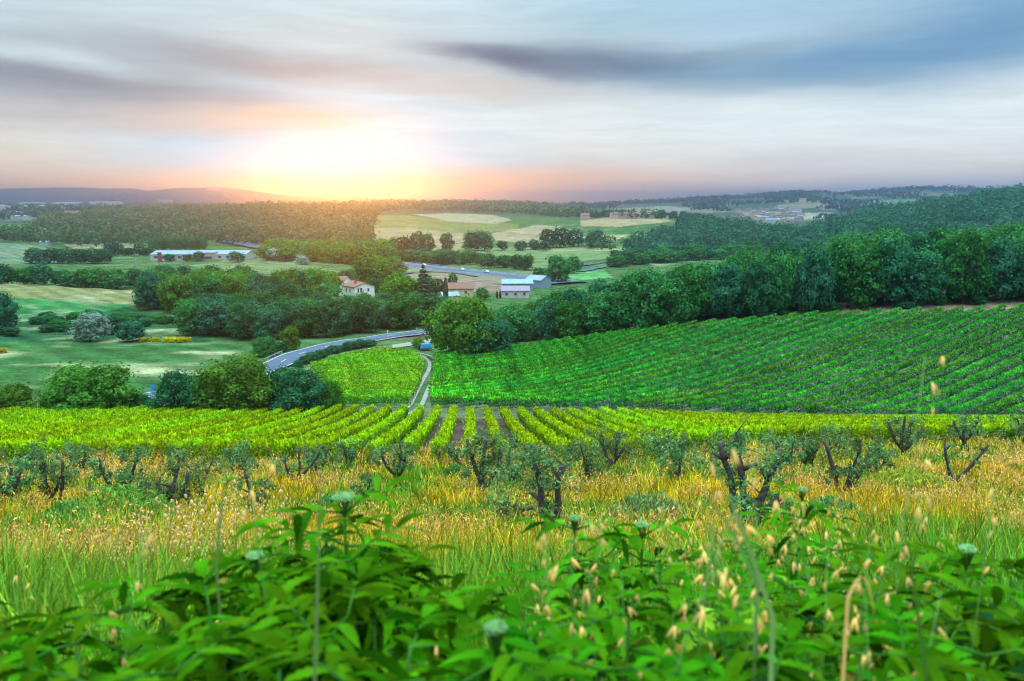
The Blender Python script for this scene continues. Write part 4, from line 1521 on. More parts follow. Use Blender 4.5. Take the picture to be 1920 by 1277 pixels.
house('villa', 'pink villa with low tiled roof and cypresses on the left hillside', (p.x, p.y + 6, p.z), 19, 12, 5.2, 2, R(6), M['pink_wall'], M['tile'],
      [('f', q, 3, 1.4, 2) for q in (-7, -3.5, 0, 3.5, 7)], cat='villa')
p = at(234, 451, 720, 1050)
house('cottage', 'small white cottage right of the pink villa', (p.x, p.y + 3, p.z), 7, 5, 3, 1.2, 0.1, M['white_wall'], M['pale_sheet'])
p = at(82, 460, 700, 1000)
house('cottage', 'small white cottage among the dark trees of the left edge', (p.x, p.y + 3, p.z), 9, 5, 3, 1.5, -0.2, M['white_wall'], M['pale_sheet'])
p = at(138, 414, 1200, 2400)
house('cottage', 'red-roofed cottage peeping over the left woods', (p.x, p.y, p.z + 6), 26, 14, 8, 4, 0.1, M['cream_wall'], M['tile'])
# industrial sheds on the far plain
for i, (u_, v_, w_, h_) in enumerate(((14, 409, 26, 9), (38, 413, 30, 6), (80, 406, 40, 6), (75, 399, 46, 6), (140, 400, 52, 8), (210, 400, 56, 9), (126, 407, 14, 5), (200, 405, 14, 5), (100, 396, 30, 5), (290, 394, 30, 6), (320, 392, 24, 5), (360, 393, 26, 5), (410, 391, 22, 5), (50, 417, 24, 5), (176, 393, 26, 4))):
    dist = 44.0 / kv(v_)
    x_, y_ = s_of_u(u_) * dist, dist
    m = dist / F
    house('warehouse', ['pale flat warehouse on the hazy far plain', 'wide white warehouse on the far plain nearest the left woods'][i in (4, 5)], (x_, y_, hz(x_, y_)), w_ * m, 30, h_ * m * 1.2, 2, 0.03, M['white_wall'], M['pale_sheet'],
          group=['far warehouses', 'white warehouses'][i in (4, 5)], cat='warehouse')
# the town in the valley
rt = random.Random(5)
for i in range(95):
    u_, v_ = rt.uniform(1366, 1500), rt.uniform(408, 424)
    if v_ > 418 and (u_ < 1390 or u_ > 1480): continue
    dist = 48.0 / kv(v_)
    x_, y_ = s_of_u(u_) * dist, dist
    house('town_house', 'pale town house with terracotta roof in the valley town', (x_, y_, hz(x_, y_)), rt.uniform(9, 17), rt.uniform(8, 12), rt.uniform(5, 10), 2.2, rt.choice((0.1, -0.25, 1.3)),
          rt.choice((M['town_wall'], M['cream_wall'], M['town_wall'])), rt.choice((M['dull_tile'], M['dull_tile'], M['pale_sheet'])), group='houses of the valley town')
for u_, v_, w_, h_, lb in ((1484, 412, 22, 12, 'long violet-roofed block at the right end of the town'), (1497, 404, 10, 9, 'tall ochre block on the right edge of the town'), (1442, 426, 26, 9, 'large pale shed at the near side of the town'), (1470, 423, 18, 6, 'low pale shed right of the large town shed')):
    dist = 48.0 / kv(max(v_, 406))
    x_, y_ = s_of_u(u_) * dist, dist
    house('town_block', lb, (x_, y_, hz(x_, y_)), w_ * dist / F, 14, h_ * dist / F, 2, 0.05, M['cream_wall'] if w_ == 10 else M['white_wall'], M['tile'] if w_ < 24 else M['pale_sheet'], cat='block')
# hamlet behind the pale crest field
for i, (u_, w_) in enumerate(((1095, 14), (1150, 16), (1168, 18), (1190, 14), (1215, 12))):
    p = Vector((s_of_u(u_) * 1190, 1190, 0))
    house('hamlet_house', 'tile-roofed farm building of the hamlet on the crest', (p.x, p.y, hz(p.x, p.y)), w_ * .85, 9, 7, 2.5, 0.2, M['pink_wall'], M['tile'], group='hamlet on the crest')


# ---- cars, poles, signs
def car(u, v, label, heading, y0=380, y1=700, group=None, z=None):
    p = at(u, v, y0, y1)
    root = empty('car', (p.x, p.y, z if z is not None else p.z), heading)
    tag(root, label, 'car', group)
    b = MB()
    prof = [(-2.2, .35), (2.15, .35), (2.2, .75), (1.3, .92), (.6, 1.42), (-1.2, 1.45), (-1.95, .98), (-2.2, .9)]
    for s in (-1, 1):
        q = [(a, s * .85, c) for a, c in prof]
        b.face(q if s < 0 else q[::-1])
    for i in range(len(prof)):
        a, c = prof[i], prof[(i + 1) % len(prof)]
        b.face([(a[0], .85, a[1]), (c[0], .85, c[1]), (c[0], -.85, c[1]), (a[0], -.85, a[1])][::-1])
    b.build('body', M['car_white'], root)
    g = MB()
    for s in (-1, 1):
        q = [(-1.5, s * .86, .98), (1.0, s * .86, .98), (.5, s * .86, 1.36), (-1.15, s * .86, 1.38)]
        g.face(q if s < 0 else q[::-1])
    g.face([(1.22, -.7, .96), (1.22, .7, .96), (.66, .65, 1.4), (.66, -.65, 1.4)])
    g.build('window', M['glass'], root)
    wm = MB()
    wm.tube([(0, -.1, 0), (0, .1, 0)], .33, 12)
    wme = wm.mesh('wheel', M['rubber'])
    for wx in (-1.35, 1.35):
        for wy in (-.78, .78):
            w_ = link('wheel', wme, root)
            w_.location = (wx, wy, .33)
    return root


hd = math.atan2((mw[4] - mw[2]).y, (mw[4] - mw[2]).x)
car(795, 501, 'silver car furthest back on the motorway', hd, z=-42.68)
car(866, 510, 'pale car in the middle of the motorway', hd, z=-42.68)
car(912, 514, 'white car with large windows on the motorway, nearest the blue roof', hd, z=-42.68)
car(458, 460, 'white van-like car on the distant motorway stretch under the sunlit wood', hd, 650, 1000)
p = at(727, 634, 180, 240)
b = MB()
b.box(0, 0, 0.9, .3, .25, 1.9)
b.box(0, 0, 1.95, .34, .3, .2)
o = b.build('marker_post', M['white_wall'])
o.location = p
tag(o, 'short white marker post on the far side of the country road', 'post')
p = at(257, 520, 330, 420)
b = MB()
b.tube([(0, 0, -1), (0, 0, 12.5)], [.22, .12], 8)
b.box(0, 0, 11.8, 1.6, .12, .12)
o = b.build('utility_pole', M['metal'])
o.location = p
tag(o, 'pale utility pole standing in the hedge beyond the upper meadow', 'utility pole')
b = MB()
q0, q1 = Vector((p.x, p.y, p.z + 11.8)), Vector((s_of_u(-60) * 300, 300, p.z + 4))
b.tube([q0 + (q1 - q0) * t + Vector((0, 0, -2.2 * math.sin(math.pi * t))) for t in np.linspace(0, 1, 14)], .035, 4)
tag(b.build('power_line', M['metal']), 'thin overhead wire running left from the pale utility pole', 'wire')
p = at(799, 657, 150, 215)
r = empty('covered_trailer', p, .2)
tag(r, 'small trailer under bright blue tarpaulin beside the pale corner tree', 'trailer')
b = MB()
b.box(0, 0, .55, 2.6, 1.5, .35)
b.build('bed', M['post'], r)
b = MB()
b.box(0, 0, 1.15, 2.5, 1.45, .85, taper=.8)
b.build('tarpaulin', M['tarp'], r)
for s in (-1, 1):
    b = MB()
    b.tube([(0, s * .7, .3), (0, s * .85, .3)], .3, 10)
    b.build('wheel', M['rubber'], r)
p = at(722, 657, 150, 215)
b = MB()
for q in (0, .5, 1.0):
    b.box(0, 0, .35 + q * .8, 3.4, .06, .1)
for q in (-1.6, 0, 1.6):
    b.box(q, .07, .55, .1, .08, 1.3)
o = b.build('wooden_gate', surf_mat('gatewood', (.25, .13, .09), (.16, .09, .06), 5))
o.location = p
tag(o, 'low brown wooden gate where the dirt track reaches the lane', 'gate')
b = MB()
p = at(289, 748, 115, 160)
b.box(0, 0, 1.0, .1, .1, 2.4)
b.box(0, -.04, 1.9, .9, .05, .9)
o = b.build('road_sign', M['tarp'])
o.location = p
tag(o, 'blue road sign behind the trees left of the clump', 'sign')

# bushes along the roadside hedge and at the wood's foot
hedge = [at(u_, v_, 140, 215) for u_, v_ in ((560, 690), (572, 682), (585, 678), (600, 672), (612, 668), (626, 663), (640, 659), (652, 657), (664, 654), (676, 652), (690, 650), (694, 648))]
for p in hedge:
    plant_tree('hedge_shrub', 'dark', p.x, p.y, random.uniform(1.4, 2.4), random.uniform(1.0, 1.6), 'low dark shrub in the thin hedge between road and small vineyard', 'roadside hedge shrubs', 'shrub')
for u_, v_, h_ in ((792, 655, 1.8), (784, 652, 2.6)):
    p = at(u_, v_, 150, 215)
    plant_tree('shrub', 'light', p.x, p.y, h_, 1.3, 'small bright shrub beside the blue tarpaulin', 'shrubs by the tarpaulin', 'shrub')
for i in range(46):
    u_ = random.uniform(1000, 1960)
    v0 = np.interp(u_, [1000, 1250, 1500, 1920], [652, 612, 590, 570])
    p = at(u_, v0 - random.uniform(2, 16), 160, 215)
    plant_tree('bank_shrub', random.choice(['oak', 'dark']), p.x, p.y, random.uniform(1.2, 3.6), random.uniform(1.0, 1.9), 'small dark shrub on the brown bank above the big vineyard', 'shrubs on the brown bank', 'shrub')
for u_, v_, h_, w_ in ((1664, 562, 46, 34), (1540, 560, 44, 24), (1712, 562, 70, 46), (1580, 565, 36, 20)):
    tree_px('sapling', 'light' if u_ == 1712 else 'silver' if u_ == 1664 else 'oak', u_, v_, v_ - h_, w_,
            {1664: 'blue-green feathery sapling before the wood\'s dark edge', 1540: 'slim green sapling left of the feathery one', 1712: 'bright green young tree under the oaks of the right wood', 1580: 'short sapling between two others at the wood edge'}[u_], 160, 215)

# ================================================================== olive trees
def olive(u, vb, vt, label, arms, seed, y0=8, y1=62, leaves=1500, spread=1.0, bare=0.4):
    """pruned olive: short trunk, stubby forked arms, grey-green sprouts. arms: (lean x, lean y, height share, cut)"""
    rg = np.random.default_rng(seed)
    rr = random.Random(seed)
    p = at(u, vb, y0, y1)
    d = p.y * math.cos(PITCH) - p.z * math.sin(PITCH)
    H = (vb - vt) * d / F
    root = empty('olive_tree', (p.x, p.y, p.z))
    tag(root, label, 'olive tree', 'pruned olive trees on the meadow')
    b = MB()
    fz = H * rr.uniform(0.24, 0.34)
    r0 = min(H * 0.047, 0.16)
    tips, nodes = [], []
    b.tube([(rr.uniform(-.1, .1), 0, -.4), (rr.uniform(-.06, .06) * H, 0, fz * .5), (0, 0, fz)], [r0 * 1.5, r0 * 1.1, r0 * 1.05], 9)
    for ax, ay, hs in arms:
        k = 6
        pts, rads = [], []
        for i in range(k + 1):
            t = i / k
            wob = 0.045 * H * math.sin(t * 5 + seed + ax * 9)
            pts.append((ax * H * (t ** 0.8) + wob * .6 + rr.uniform(-.012, .012) * H, ay * H * t + wob * .4, fz * .75 + (H * hs - fz * .75) * t ** 1.15))
            rads.append(r0 * (0.85 - 0.38 * t) * rr.uniform(.85, 1.15))
        b.tube(pts, rads, 8)
        tips.append(pts[-1])
        nodes += pts[2:]
        # stubs
        for _ in range(2):
            q = Vector(rr.choice(pts[2:6]))
            e = q + Vector((rr.uniform(-.14, .14) * H, rr.uniform(-.1, .1) * H, rr.uniform(.02, .12) * H))
            b.tube([q, e], [r0 * .45, r0 * .3], 6)
            nodes.append(tuple(e))
        # thin twigs
        for _ in range(4):
            q = Vector(rr.choice(pts[2:]))
            e = q + Vector((rr.uniform(-.22, .22) * H, rr.uniform(-.2, .2) * H, rr.uniform(.02, .16) * H))
            b.tube([q, (q + e) / 2 + Vector((0, 0, .03 * H)), e], [r0 * .14, r0 * .09, r0 * .05], 4)
            nodes.append(tuple(e))
    b.build('trunk', M['olive_bark'], root, smooth=True)
    # leafy sprouts in loose clumps round the arms
    nodes = np.array(nodes)
    nc = 26
    ci = nodes[rg.integers(0, len(nodes), nc)] + rg.normal(0, 1, (nc, 3)) * np.array([.13, .13, .07]) * H * spread
    ci[:, 2] = np.clip(ci[:, 2], H * .25, H * 1.02)
    cr = rg.uniform(.06, .17, nc) * H * spread
    k = rg.integers(0, nc, leaves)
    dd = rg.normal(0, 1, (leaves, 3))
    dd /= np.linalg.norm(dd, axis=1, keepdims=True)
    P = ci[k] + dd * cr[k][:, None] * rg.random(leaves)[:, None] ** .6
    sz = min(0.085, 0.026 + 0.0010 * p.y)
    V, Fq = quad_cloud(P, dd, sz * rg.uniform(.6, 1.4, leaves), 2.4, .8, rg)
    link('crown', npmesh('crown', V, Fq, M['olive_leaf']), root)
    return root


V2 = [(-.22, 0, .95), (.24, .05, 1.0)]
V3 = [(-.3, 0, .8), (.02, .1, 1.0), (.3, -.05, .85)]
V4 = [(-.3, .1, .9), (-.08, -.1, 1.0), (.2, .1, .85), (.36, 0, .7)]
OL = [
    (1030, 1042, 842, 'biggest leafy olive in the middle, thick dark trunk with a broken side limb', [(-.16, 0, .95), (.12, .05, .88), (-.34, -.05, .52)], 4600, 1.25),
    (1398, 1045, 812, 'tall many-armed dark olive behind the elder bush, with pale saw cuts', [(-.26, 0, .96), (-.08, .1, 1.0), (.22, 0, .9), (.2, -.1, .55)], 3000, .8),
    (1580, 948, 822, 'olive with two bare wavy dark arms spread wide in the yellow grass', [(-.34, 0, 1.0), (.2, .05, .95), (.34, 0, .8)], 2200, .9),
    (1782, 925, 826, 'olive cut to two straight bare stubs forming a wide V', [(-.18, 0, 1.0), (.62, 0, .95)], 500, .5),
    (1805, 846, 770, 'small forked olive with bare arms at the far right of the meadow', V3, 1500, 1.2),
    (1690, 866, 776, 'twiggy olive of crooked arms before the vines', V4, 2000, 1.2),
    (1148, 888, 800, 'olive with clean V-shaped arms before the yellow vine rows', [(-.28, 0, .85), (.1, 0, .9), (.26, 0, .62)], 2600, 1.5),
    (1105, 912, 830, 'slim single-stemmed olive left of the clean V-shaped one', [(-.22, 0, 1.0), (-.1, .1, .8)], 1700, 1.3),
    (1270, 908, 822, 'grey leafy olive with two thin dark stems right of the V-shaped one', [(-.2, 0, .9), (.12, 0, .95)], 2400, 1.5),
    (905, 945, 818, 'slender olive with two upright arms left of the biggest one', [(-.2, 0, 1.0), (.02, .1, .95), (.28, 0, .85)], 3200, 1.2),
    (862, 880, 828, 'small leaning olive at the foot of the middle vine rows', [(-.5, 0, 1.0), (-.2, .1, .8)], 1100, 1.1),
    (742, 915, 830, 'pair-stemmed olive with feathery top near the vineyard edge', [(-.3, 0, .9), (.14, 0, 1.0), (.3, .1, .8)], 2000, 1.1),
    (556, 915, 838, 'sturdy trident-shaped olive with a straight trunk', [(-.3, 0, .75), (.12, .1, 1.0), (.6, 0, .95)], 900, .9),
    (600, 902, 838, 'small leafy olive right of the trident-shaped one', V2, 1600, 1.3),
    (385, 912, 842, 'olive with one long arm reaching left above the seed heads', [(-.75, 0, 1.0), (.2, 0, .7)], 900, .9),
    (322, 985, 855, 'gnarled olive with a leaning trunk and three dark arms', [(-.12, 0, .7), (.1, .1, .95), (.3, 0, .8)], 2600, 1.2),
    (222, 960, 846, 'wide forked olive whose right arm curls up', [(-.22, 0, .9), (.1, .1, .7), (.46, 0, 1.0)], 2600, 1.1),
    (105, 960, 848, 'crooked olive with a bent double trunk near the left edge', [(-.16, 0, .95), (.02, .1, .6), (.24, 0, .9)], 2400, 1.1),
    (22, 962, 866, 'bushy grey olive cut by the left edge', V3, 3200, 1.3),
    (480, 985, 880, 'stunted olive stump hidden among pink seed heads', [(-.15, 0, 1.0), (.2, 0, .8)], 700, .7),
    (688, 972, 892, 'short ivy-clad olive stump behind the tall elder', [(.1, 0, 1.0)], 900, .8),
    (270, 968, 905, 'short dark olive stump beside the leaning trunk', [(.12, 0, 1.0)], 700, .9),
    (1240, 868, 812, 'low leafy olive before the vines, right of the V-shaped one', V2, 1600, 1.5),
    (1468, 900, 826, 'round bushy olive right of the tall many-armed one', V2, 2600, 1.7),
    (1512, 890, 822, 'bushy grey olive behind the bare wavy arms', V3, 2400, 1.5),
    (1640, 905, 838, 'low spreading grey olive in the grass right of the wavy arms', V3, 2000, 1.6),
    (1915, 842, 780, 'olive trunk cut by the right edge', V2, 1400, 1.3),
    (955, 925, 835, 'leafy olive close behind the biggest one', V3, 2600, 1.5),
    (1000, 890, 832, 'far thin olive over the head of the biggest one', V2, 1300, 1.2),
    (150, 905, 838, 'feathery grey olive at the left vineyard edge', V2, 1500, 1.4),
    (60, 900, 838, 'faint grey olive beyond the crooked double-trunked one', V3, 1500, 1.4),
    (450, 905, 840, 'leafy grey olive under the yellow vines, right of the long-armed one', V3, 1700, 1.4),
    (655, 885, 832, 'low grey olive between the feathery and small leafy ones', V2, 1300, 1.4),
    (1350, 880, 815, 'pale leafy olive left of the tall many-armed one', V3, 1800, 1.4),
    (1560, 862, 800, 'distant grey olive at the vines, over the wavy arms', V2, 1200, 1.4),
]
for i, (u_, vb, vt, lb, arms, nl_, sp) in enumerate(OL):
    olive(u_, vb, vt, lb, arms, 100 + i, leaves=int(nl_ * 0.75), spread=sp)

# ================================================================== meadow grass
def meadow_color(X, Y, Uc):
    """straw gold, olive and green in patches"""
    a = fbm(X, Y, 5.0, 61, 4)
    b = fbm(X + 40, Y, 2.2, 62, 3)
    return a, b


def grass():
    rg = np.random.default_rng(17)
    nt, nb = 34000, 15
    ty_ = np.exp(rg.uniform(math.log(2.0), math.log(66), nt))
    tx_ = np.where(rg.random(nt) < .78, rg.uniform(-0.78, 0.78, nt), rg.uniform(-1.5, 1.5, nt)) * ty_
    tr = (0.07 + 0.010 * ty_) * rg.uniform(.5, 1.5, nt)
    tH = 0.30 + 0.75 * rg.random(nt) ** 1.8
    tC = rg.normal(0, .34, nt)
    tV = rg.uniform(.4, 1.5, nt)
    T_ = np.repeat(np.arange(nt), nb)
    n = nt * nb
    aa_ = rg.uniform(0, 2 * math.pi, n)
    rr_ = np.sqrt(rg.random(n)) * tr[T_]
    X = tx_[T_] + np.cos(aa_) * rr_
    Y = ty_[T_] + np.sin(aa_) * rr_
    ok = Y > 1.6
    X, Y, T_, aa_ = X[ok], Y[ok], T_[ok], aa_[ok]
    n = len(X)
    Z = hgt(X, Y)
    patch = fbm(X, Y, 6.0, 61, 4)
    fine = fbm(X, Y, 1.6, 62, 3)
    S = X / Y
    gold = 0.46 + 3.0 * (patch - .5) + 0.5 * (fine - .5) + tC[T_] - 0.42 * np.clip((9 - Y) / 5, 0, 1) - .30 * np.clip((S - .25) / .3, 0, 1) * np.clip((30 - Y) / 12, 0, 1) + .12 * np.clip((Y - 24) / 20, 0, 1)
    gold = np.clip(gold + rg.normal(0, .10, n), 0, 1)
    h = tH[T_] * (0.7 + .6 * fine) * rg.uniform(.7, 1.15, n)
    w = (0.0042 + 0.0007 * Y) * rg.uniform(.7, 1.4, n)
    az = aa_ + rg.normal(0, .6, n)
    lean = rg.uniform(.05, .6, n) * h
    dx, dy = np.cos(az) * lean, np.sin(az) * lean
    pz = rg.uniform(0, 2 * math.pi, n)
    wx, wy = np.cos(pz) * w, np.sin(pz) * w * .5
    b0 = np.stack([X - wx, Y - wy, Z - .03], 1)
    b1 = np.stack([X + wx, Y + wy, Z - .03], 1)
    m0 = np.stack([X - wx * .8 + dx * .35, Y - wy * .8 + dy * .35, Z + h * .55], 1)
    m1 = np.stack([X + wx * .8 + dx * .35, Y + wy * .8 + dy * .35, Z + h * .55], 1)
    tp = np.stack([X + dx, Y + dy, Z + h * .97], 1)
    V = np.stack([b0, b1, m1, m0, tp], 1).reshape(-1, 3)
    i5 = np.arange(n)[:, None] * 5
    q4 = i5 + np.array([[0, 1, 2, 3]])
    t3 = i5 + np.array([[3, 2, 4]])
    green = np.where(rg.random(n)[:, None] < .5, C(0.08, 0.28, 0.03), C(0.17, 0.37, 0.03))
    goldc = np.where(rg.random(n)[:, None] < .5, C(0.76, 0.44, 0.02), C(0.50, 0.46, 0.02))
    g_ = gold[:, None]
    c = green * (1 - g_) + goldc * g_
    c *= rg.uniform(.6, 1.3, (n, 1)) * tV[T_][:, None]
    cc = np.repeat(c, 5, 0)
    tag(link('tall_grass', npmesh('tall_grass', V, [q4, t3], M['grass'], np.clip(cc, 0, 1))), 'tall golden and green meadow grass under the olive trees', 'grass', kind='stuff')
    # seed heads: little spikelets at the tops of the golden stems
    head = fbm(X + 90, Y, 3.4, 71, 3)
    k = (rg.random(n) < np.clip((head - .47) * 2.5, 0.03, .5) * np.clip((Y - 5) / 6, .1, 1)) & (gold > .25) & (Y > 4)
    idx = np.nonzero(k)[0]
    m = 5
    N_ = len(idx) * m
    T = np.repeat(tp[idx], m, 0)
    sp = rg.normal(0, 1, (N_, 3)) * np.array([.05, .05, .10])
    yy = np.repeat(Y[idx], m)
    P = T + sp * (1 + .012 * yy[:, None])
    V, Fq = quad_cloud(P, rg.normal(0, 1, (N_, 3)), (0.012 + 0.0009 * yy) * rg.uniform(.5, 1.5, N_), 2.6, .1, rg, up=np.array([0, 0, -1.0]))
    pk = np.repeat(np.clip((head[idx] - .45) * 4, 0, 1), m)[:, None]
    cs = C(0.86, 0.46, 0.05) * (1 - pk) + C(0.92, 0.55, 0.22) * pk
    cs = cs * rg.uniform(.7, 1.2, (N_, 1))
    tag(link('grass_seed_heads', npmesh('grass_seed_heads', V, Fq, M['grass'], np.clip(np.repeat(cs, 4, 0), 0, 1))), 'pinkish straw seed heads over the meadow grass', 'grass', kind='stuff')
    # small leafy weeds low in the grass
    n = 230000
    y = np.exp(rg.uniform(math.log(2.6), math.log(64), n))
    x = rg.uniform(-.8, .8, n) * y
    wd = fbm(x, y, 2.6, 81, 3)
    k = wd > .42
    x, y = x[k], y[k]
    n = len(x)
    z = hgt(x, y) + rg.random(n) * .5 * np.clip((wd[k] - .38) * 4, .2, 1.3)
    V, Fq = quad_cloud(np.stack([x, y, z], 1), rg.normal(0, 1, (n, 3)) + [0, -.3, .6], (0.025 + 0.0016 * y) * rg.uniform(.6, 1.4, n), 1.6, .5, rg)
    c = np.where(rg.random(n)[:, None] < .6, C(0.07, 0.27, 0.06), C(0.20, 0.40, 0.05)) * rg.uniform(.6, 1.3, (n, 1))
    tag(link('weeds', npmesh('weeds', V, Fq, M['grass'], np.clip(np.repeat(c, 4, 0), 0, 1))), 'low green leafy weeds among the meadow grass', 'ground cover', kind='stuff')


M['grass'] = leaf_mat('grass', (0.3, 0.3, 0.1), 0.4, 0.55, 0.0, attr=True, clump=2.5, camt=.35)
grass()

# leafy wild bushes standing in the meadow
def meadow_bush(u, v, wpx, hpx, label, seed, col, y0=6, y1=60):
    rg = np.random.default_rng(seed)
    p = at(u, v, y0, y1)
    d = p.y * math.cos(PITCH) - p.z * math.sin(PITCH)
    W, H = wpx * d / F / 2, hpx * d / F
    n = 2600
    a = rg.uniform(0, 2 * math.pi, n)
    rr = W * np.sqrt(rg.random(n))
    hh = H * (1 - (rr / W) ** 2 * .6) * rg.random(n) ** .6
    P = np.stack([np.cos(a) * rr * (1 + .2 * hh / H), np.sin(a) * rr, hh], 1)
    V, Fq = quad_cloud(P, rg.normal(0, 1, (n, 3)), (.02 + .0016 * p.y) * rg.uniform(.6, 1.4, n), 3.0, .3, rg, up=np.array([0, 0, 1.0]))
    c = np.array(col) * rg.uniform(.6, 1.3, (n, 1))
    r = empty('meadow_bush', p)
    tag(r, label, 'bush')
    link('foliage', npmesh('foliage', V, Fq, M['grass'], np.clip(np.repeat(c, 4, 0), 0, 1)), r)
    for k in range(9):
        b = MB()
        aa = k * .7
        b.tube([(0, 0, -.1), (math.cos(aa) * W * .3, math.sin(aa) * W * .3, H * .5), (math.cos(aa) * W * .6, math.sin(aa) * W * .6, H * .95)], [.012, .008, .004], 4)
        b.build('stem', M['bark'], r)


meadow_bush(225, 1015, 200, 110, 'broad fresh green bush of upright shoots below the forked olive', 1, (.16, .40, .06))
meadow_bush(130, 1010, 90, 80, 'green bush at the foot of the crooked olive', 2, (.12, .32, .07))
meadow_bush(1700, 940, 170, 60, 'yellow-green mound of herbs between the two bare-armed olives', 3, (.34, .42, .05))
meadow_bush(1560, 1000, 120, 70, 'dark green mound of herbs below the wavy-armed olive', 4, (.08, .28, .08))
meadow_bush(1215, 1010, 150, 90, 'pale green mound with white flowers right of the biggest olive', 5, (.20, .36, .14))
meadow_bush(620, 985, 90, 60, 'dark green tuft behind the tall elder', 6, (.07, .28, .08))

_rb = random.Random(8)
for i in range(34):
    u_ = _rb.uniform(0, 1920)
    v_ = _rb.uniform(885, 1030)
    meadow_bush(u_, v_, _rb.uniform(30, 80) * (v_ - 700) / 250, _rb.uniform(20, 42) * (v_ - 700) / 250, 'small green tuft of leafy herbs in the tall meadow grass', 20 + i,
                _rb.choice([(.09, .30, .06), (.18, .38, .05), (.28, .40, .05), (.06, .24, .07)]))
for o_ in COL.objects:
    if o_.get('label', '').startswith('small green tuft'):
        o_['group'] = 'leafy herb tufts of the meadow'

# ================================================================== foreground elders
M['elder_leaf'] = leaf_mat('elder_leaf', (0.048, 0.18, 0.004), 0.45, 0.9, 0.02, tcol=(3.2, 1.9, 0.4), clump=9, camt=.45, huei=.018)
M['elder_stem'] = leaf_mat('elder_stem', (0.045, 0.15, 0.02), 0.1, 0.2, 0.0)
M['umbel'] = leaf_mat('umbel', (0.26, 0.52, 0.20), 0.3, 0.35, 0.0, camt=.2)
M['straw'] = leaf_mat('straw', (0.85, 0.60, 0.22), 0.4, 0.35, 0.0, camt=.2)
M['pink_straw'] = leaf_mat('pink_straw', (0.86, 0.60, 0.34), 0.4, 0.35, 0.0, camt=.2)
M['stalk'] = leaf_mat('stalk', (0.22, 0.42, 0.14), 0.4, 0.2, 0.0)


def leaflet(vs, fs, p, direc, length, width, droop, nrm):
    """one lance-shaped leaflet, folded along its rib and drooping at the tip"""
    d = Vector(direc).normalized()
    nr_ = Vector(nrm)
    nr_ = (nr_ - d * nr_.dot(d)).normalized()
    sd_ = d.cross(nr_)
    n0 = len(vs)
    K = 12
    wob = random.uniform(.08, .2)
    for i in range(K + 1):
        t = i / K
        w = width * math.sin(math.pi * min(1, t * .94 + .05)) ** .75 * (1 - .25 * t) * (1 + (wob if i % 2 else -wob))
        c = Vector(p) + d * length * t + Vector((0, 0, -droop * length * t * t)) 
        up_ = nr_ * w * .28
        vs += [tuple(c - sd_ * w + up_), tuple(c), tuple(c + sd_ * w + up_)]
    for i in range(K):
        a = n0 + i * 3
        fs += [(a, a + 1, a + 4, a + 3), (a + 1, a + 2, a + 5, a + 4)]


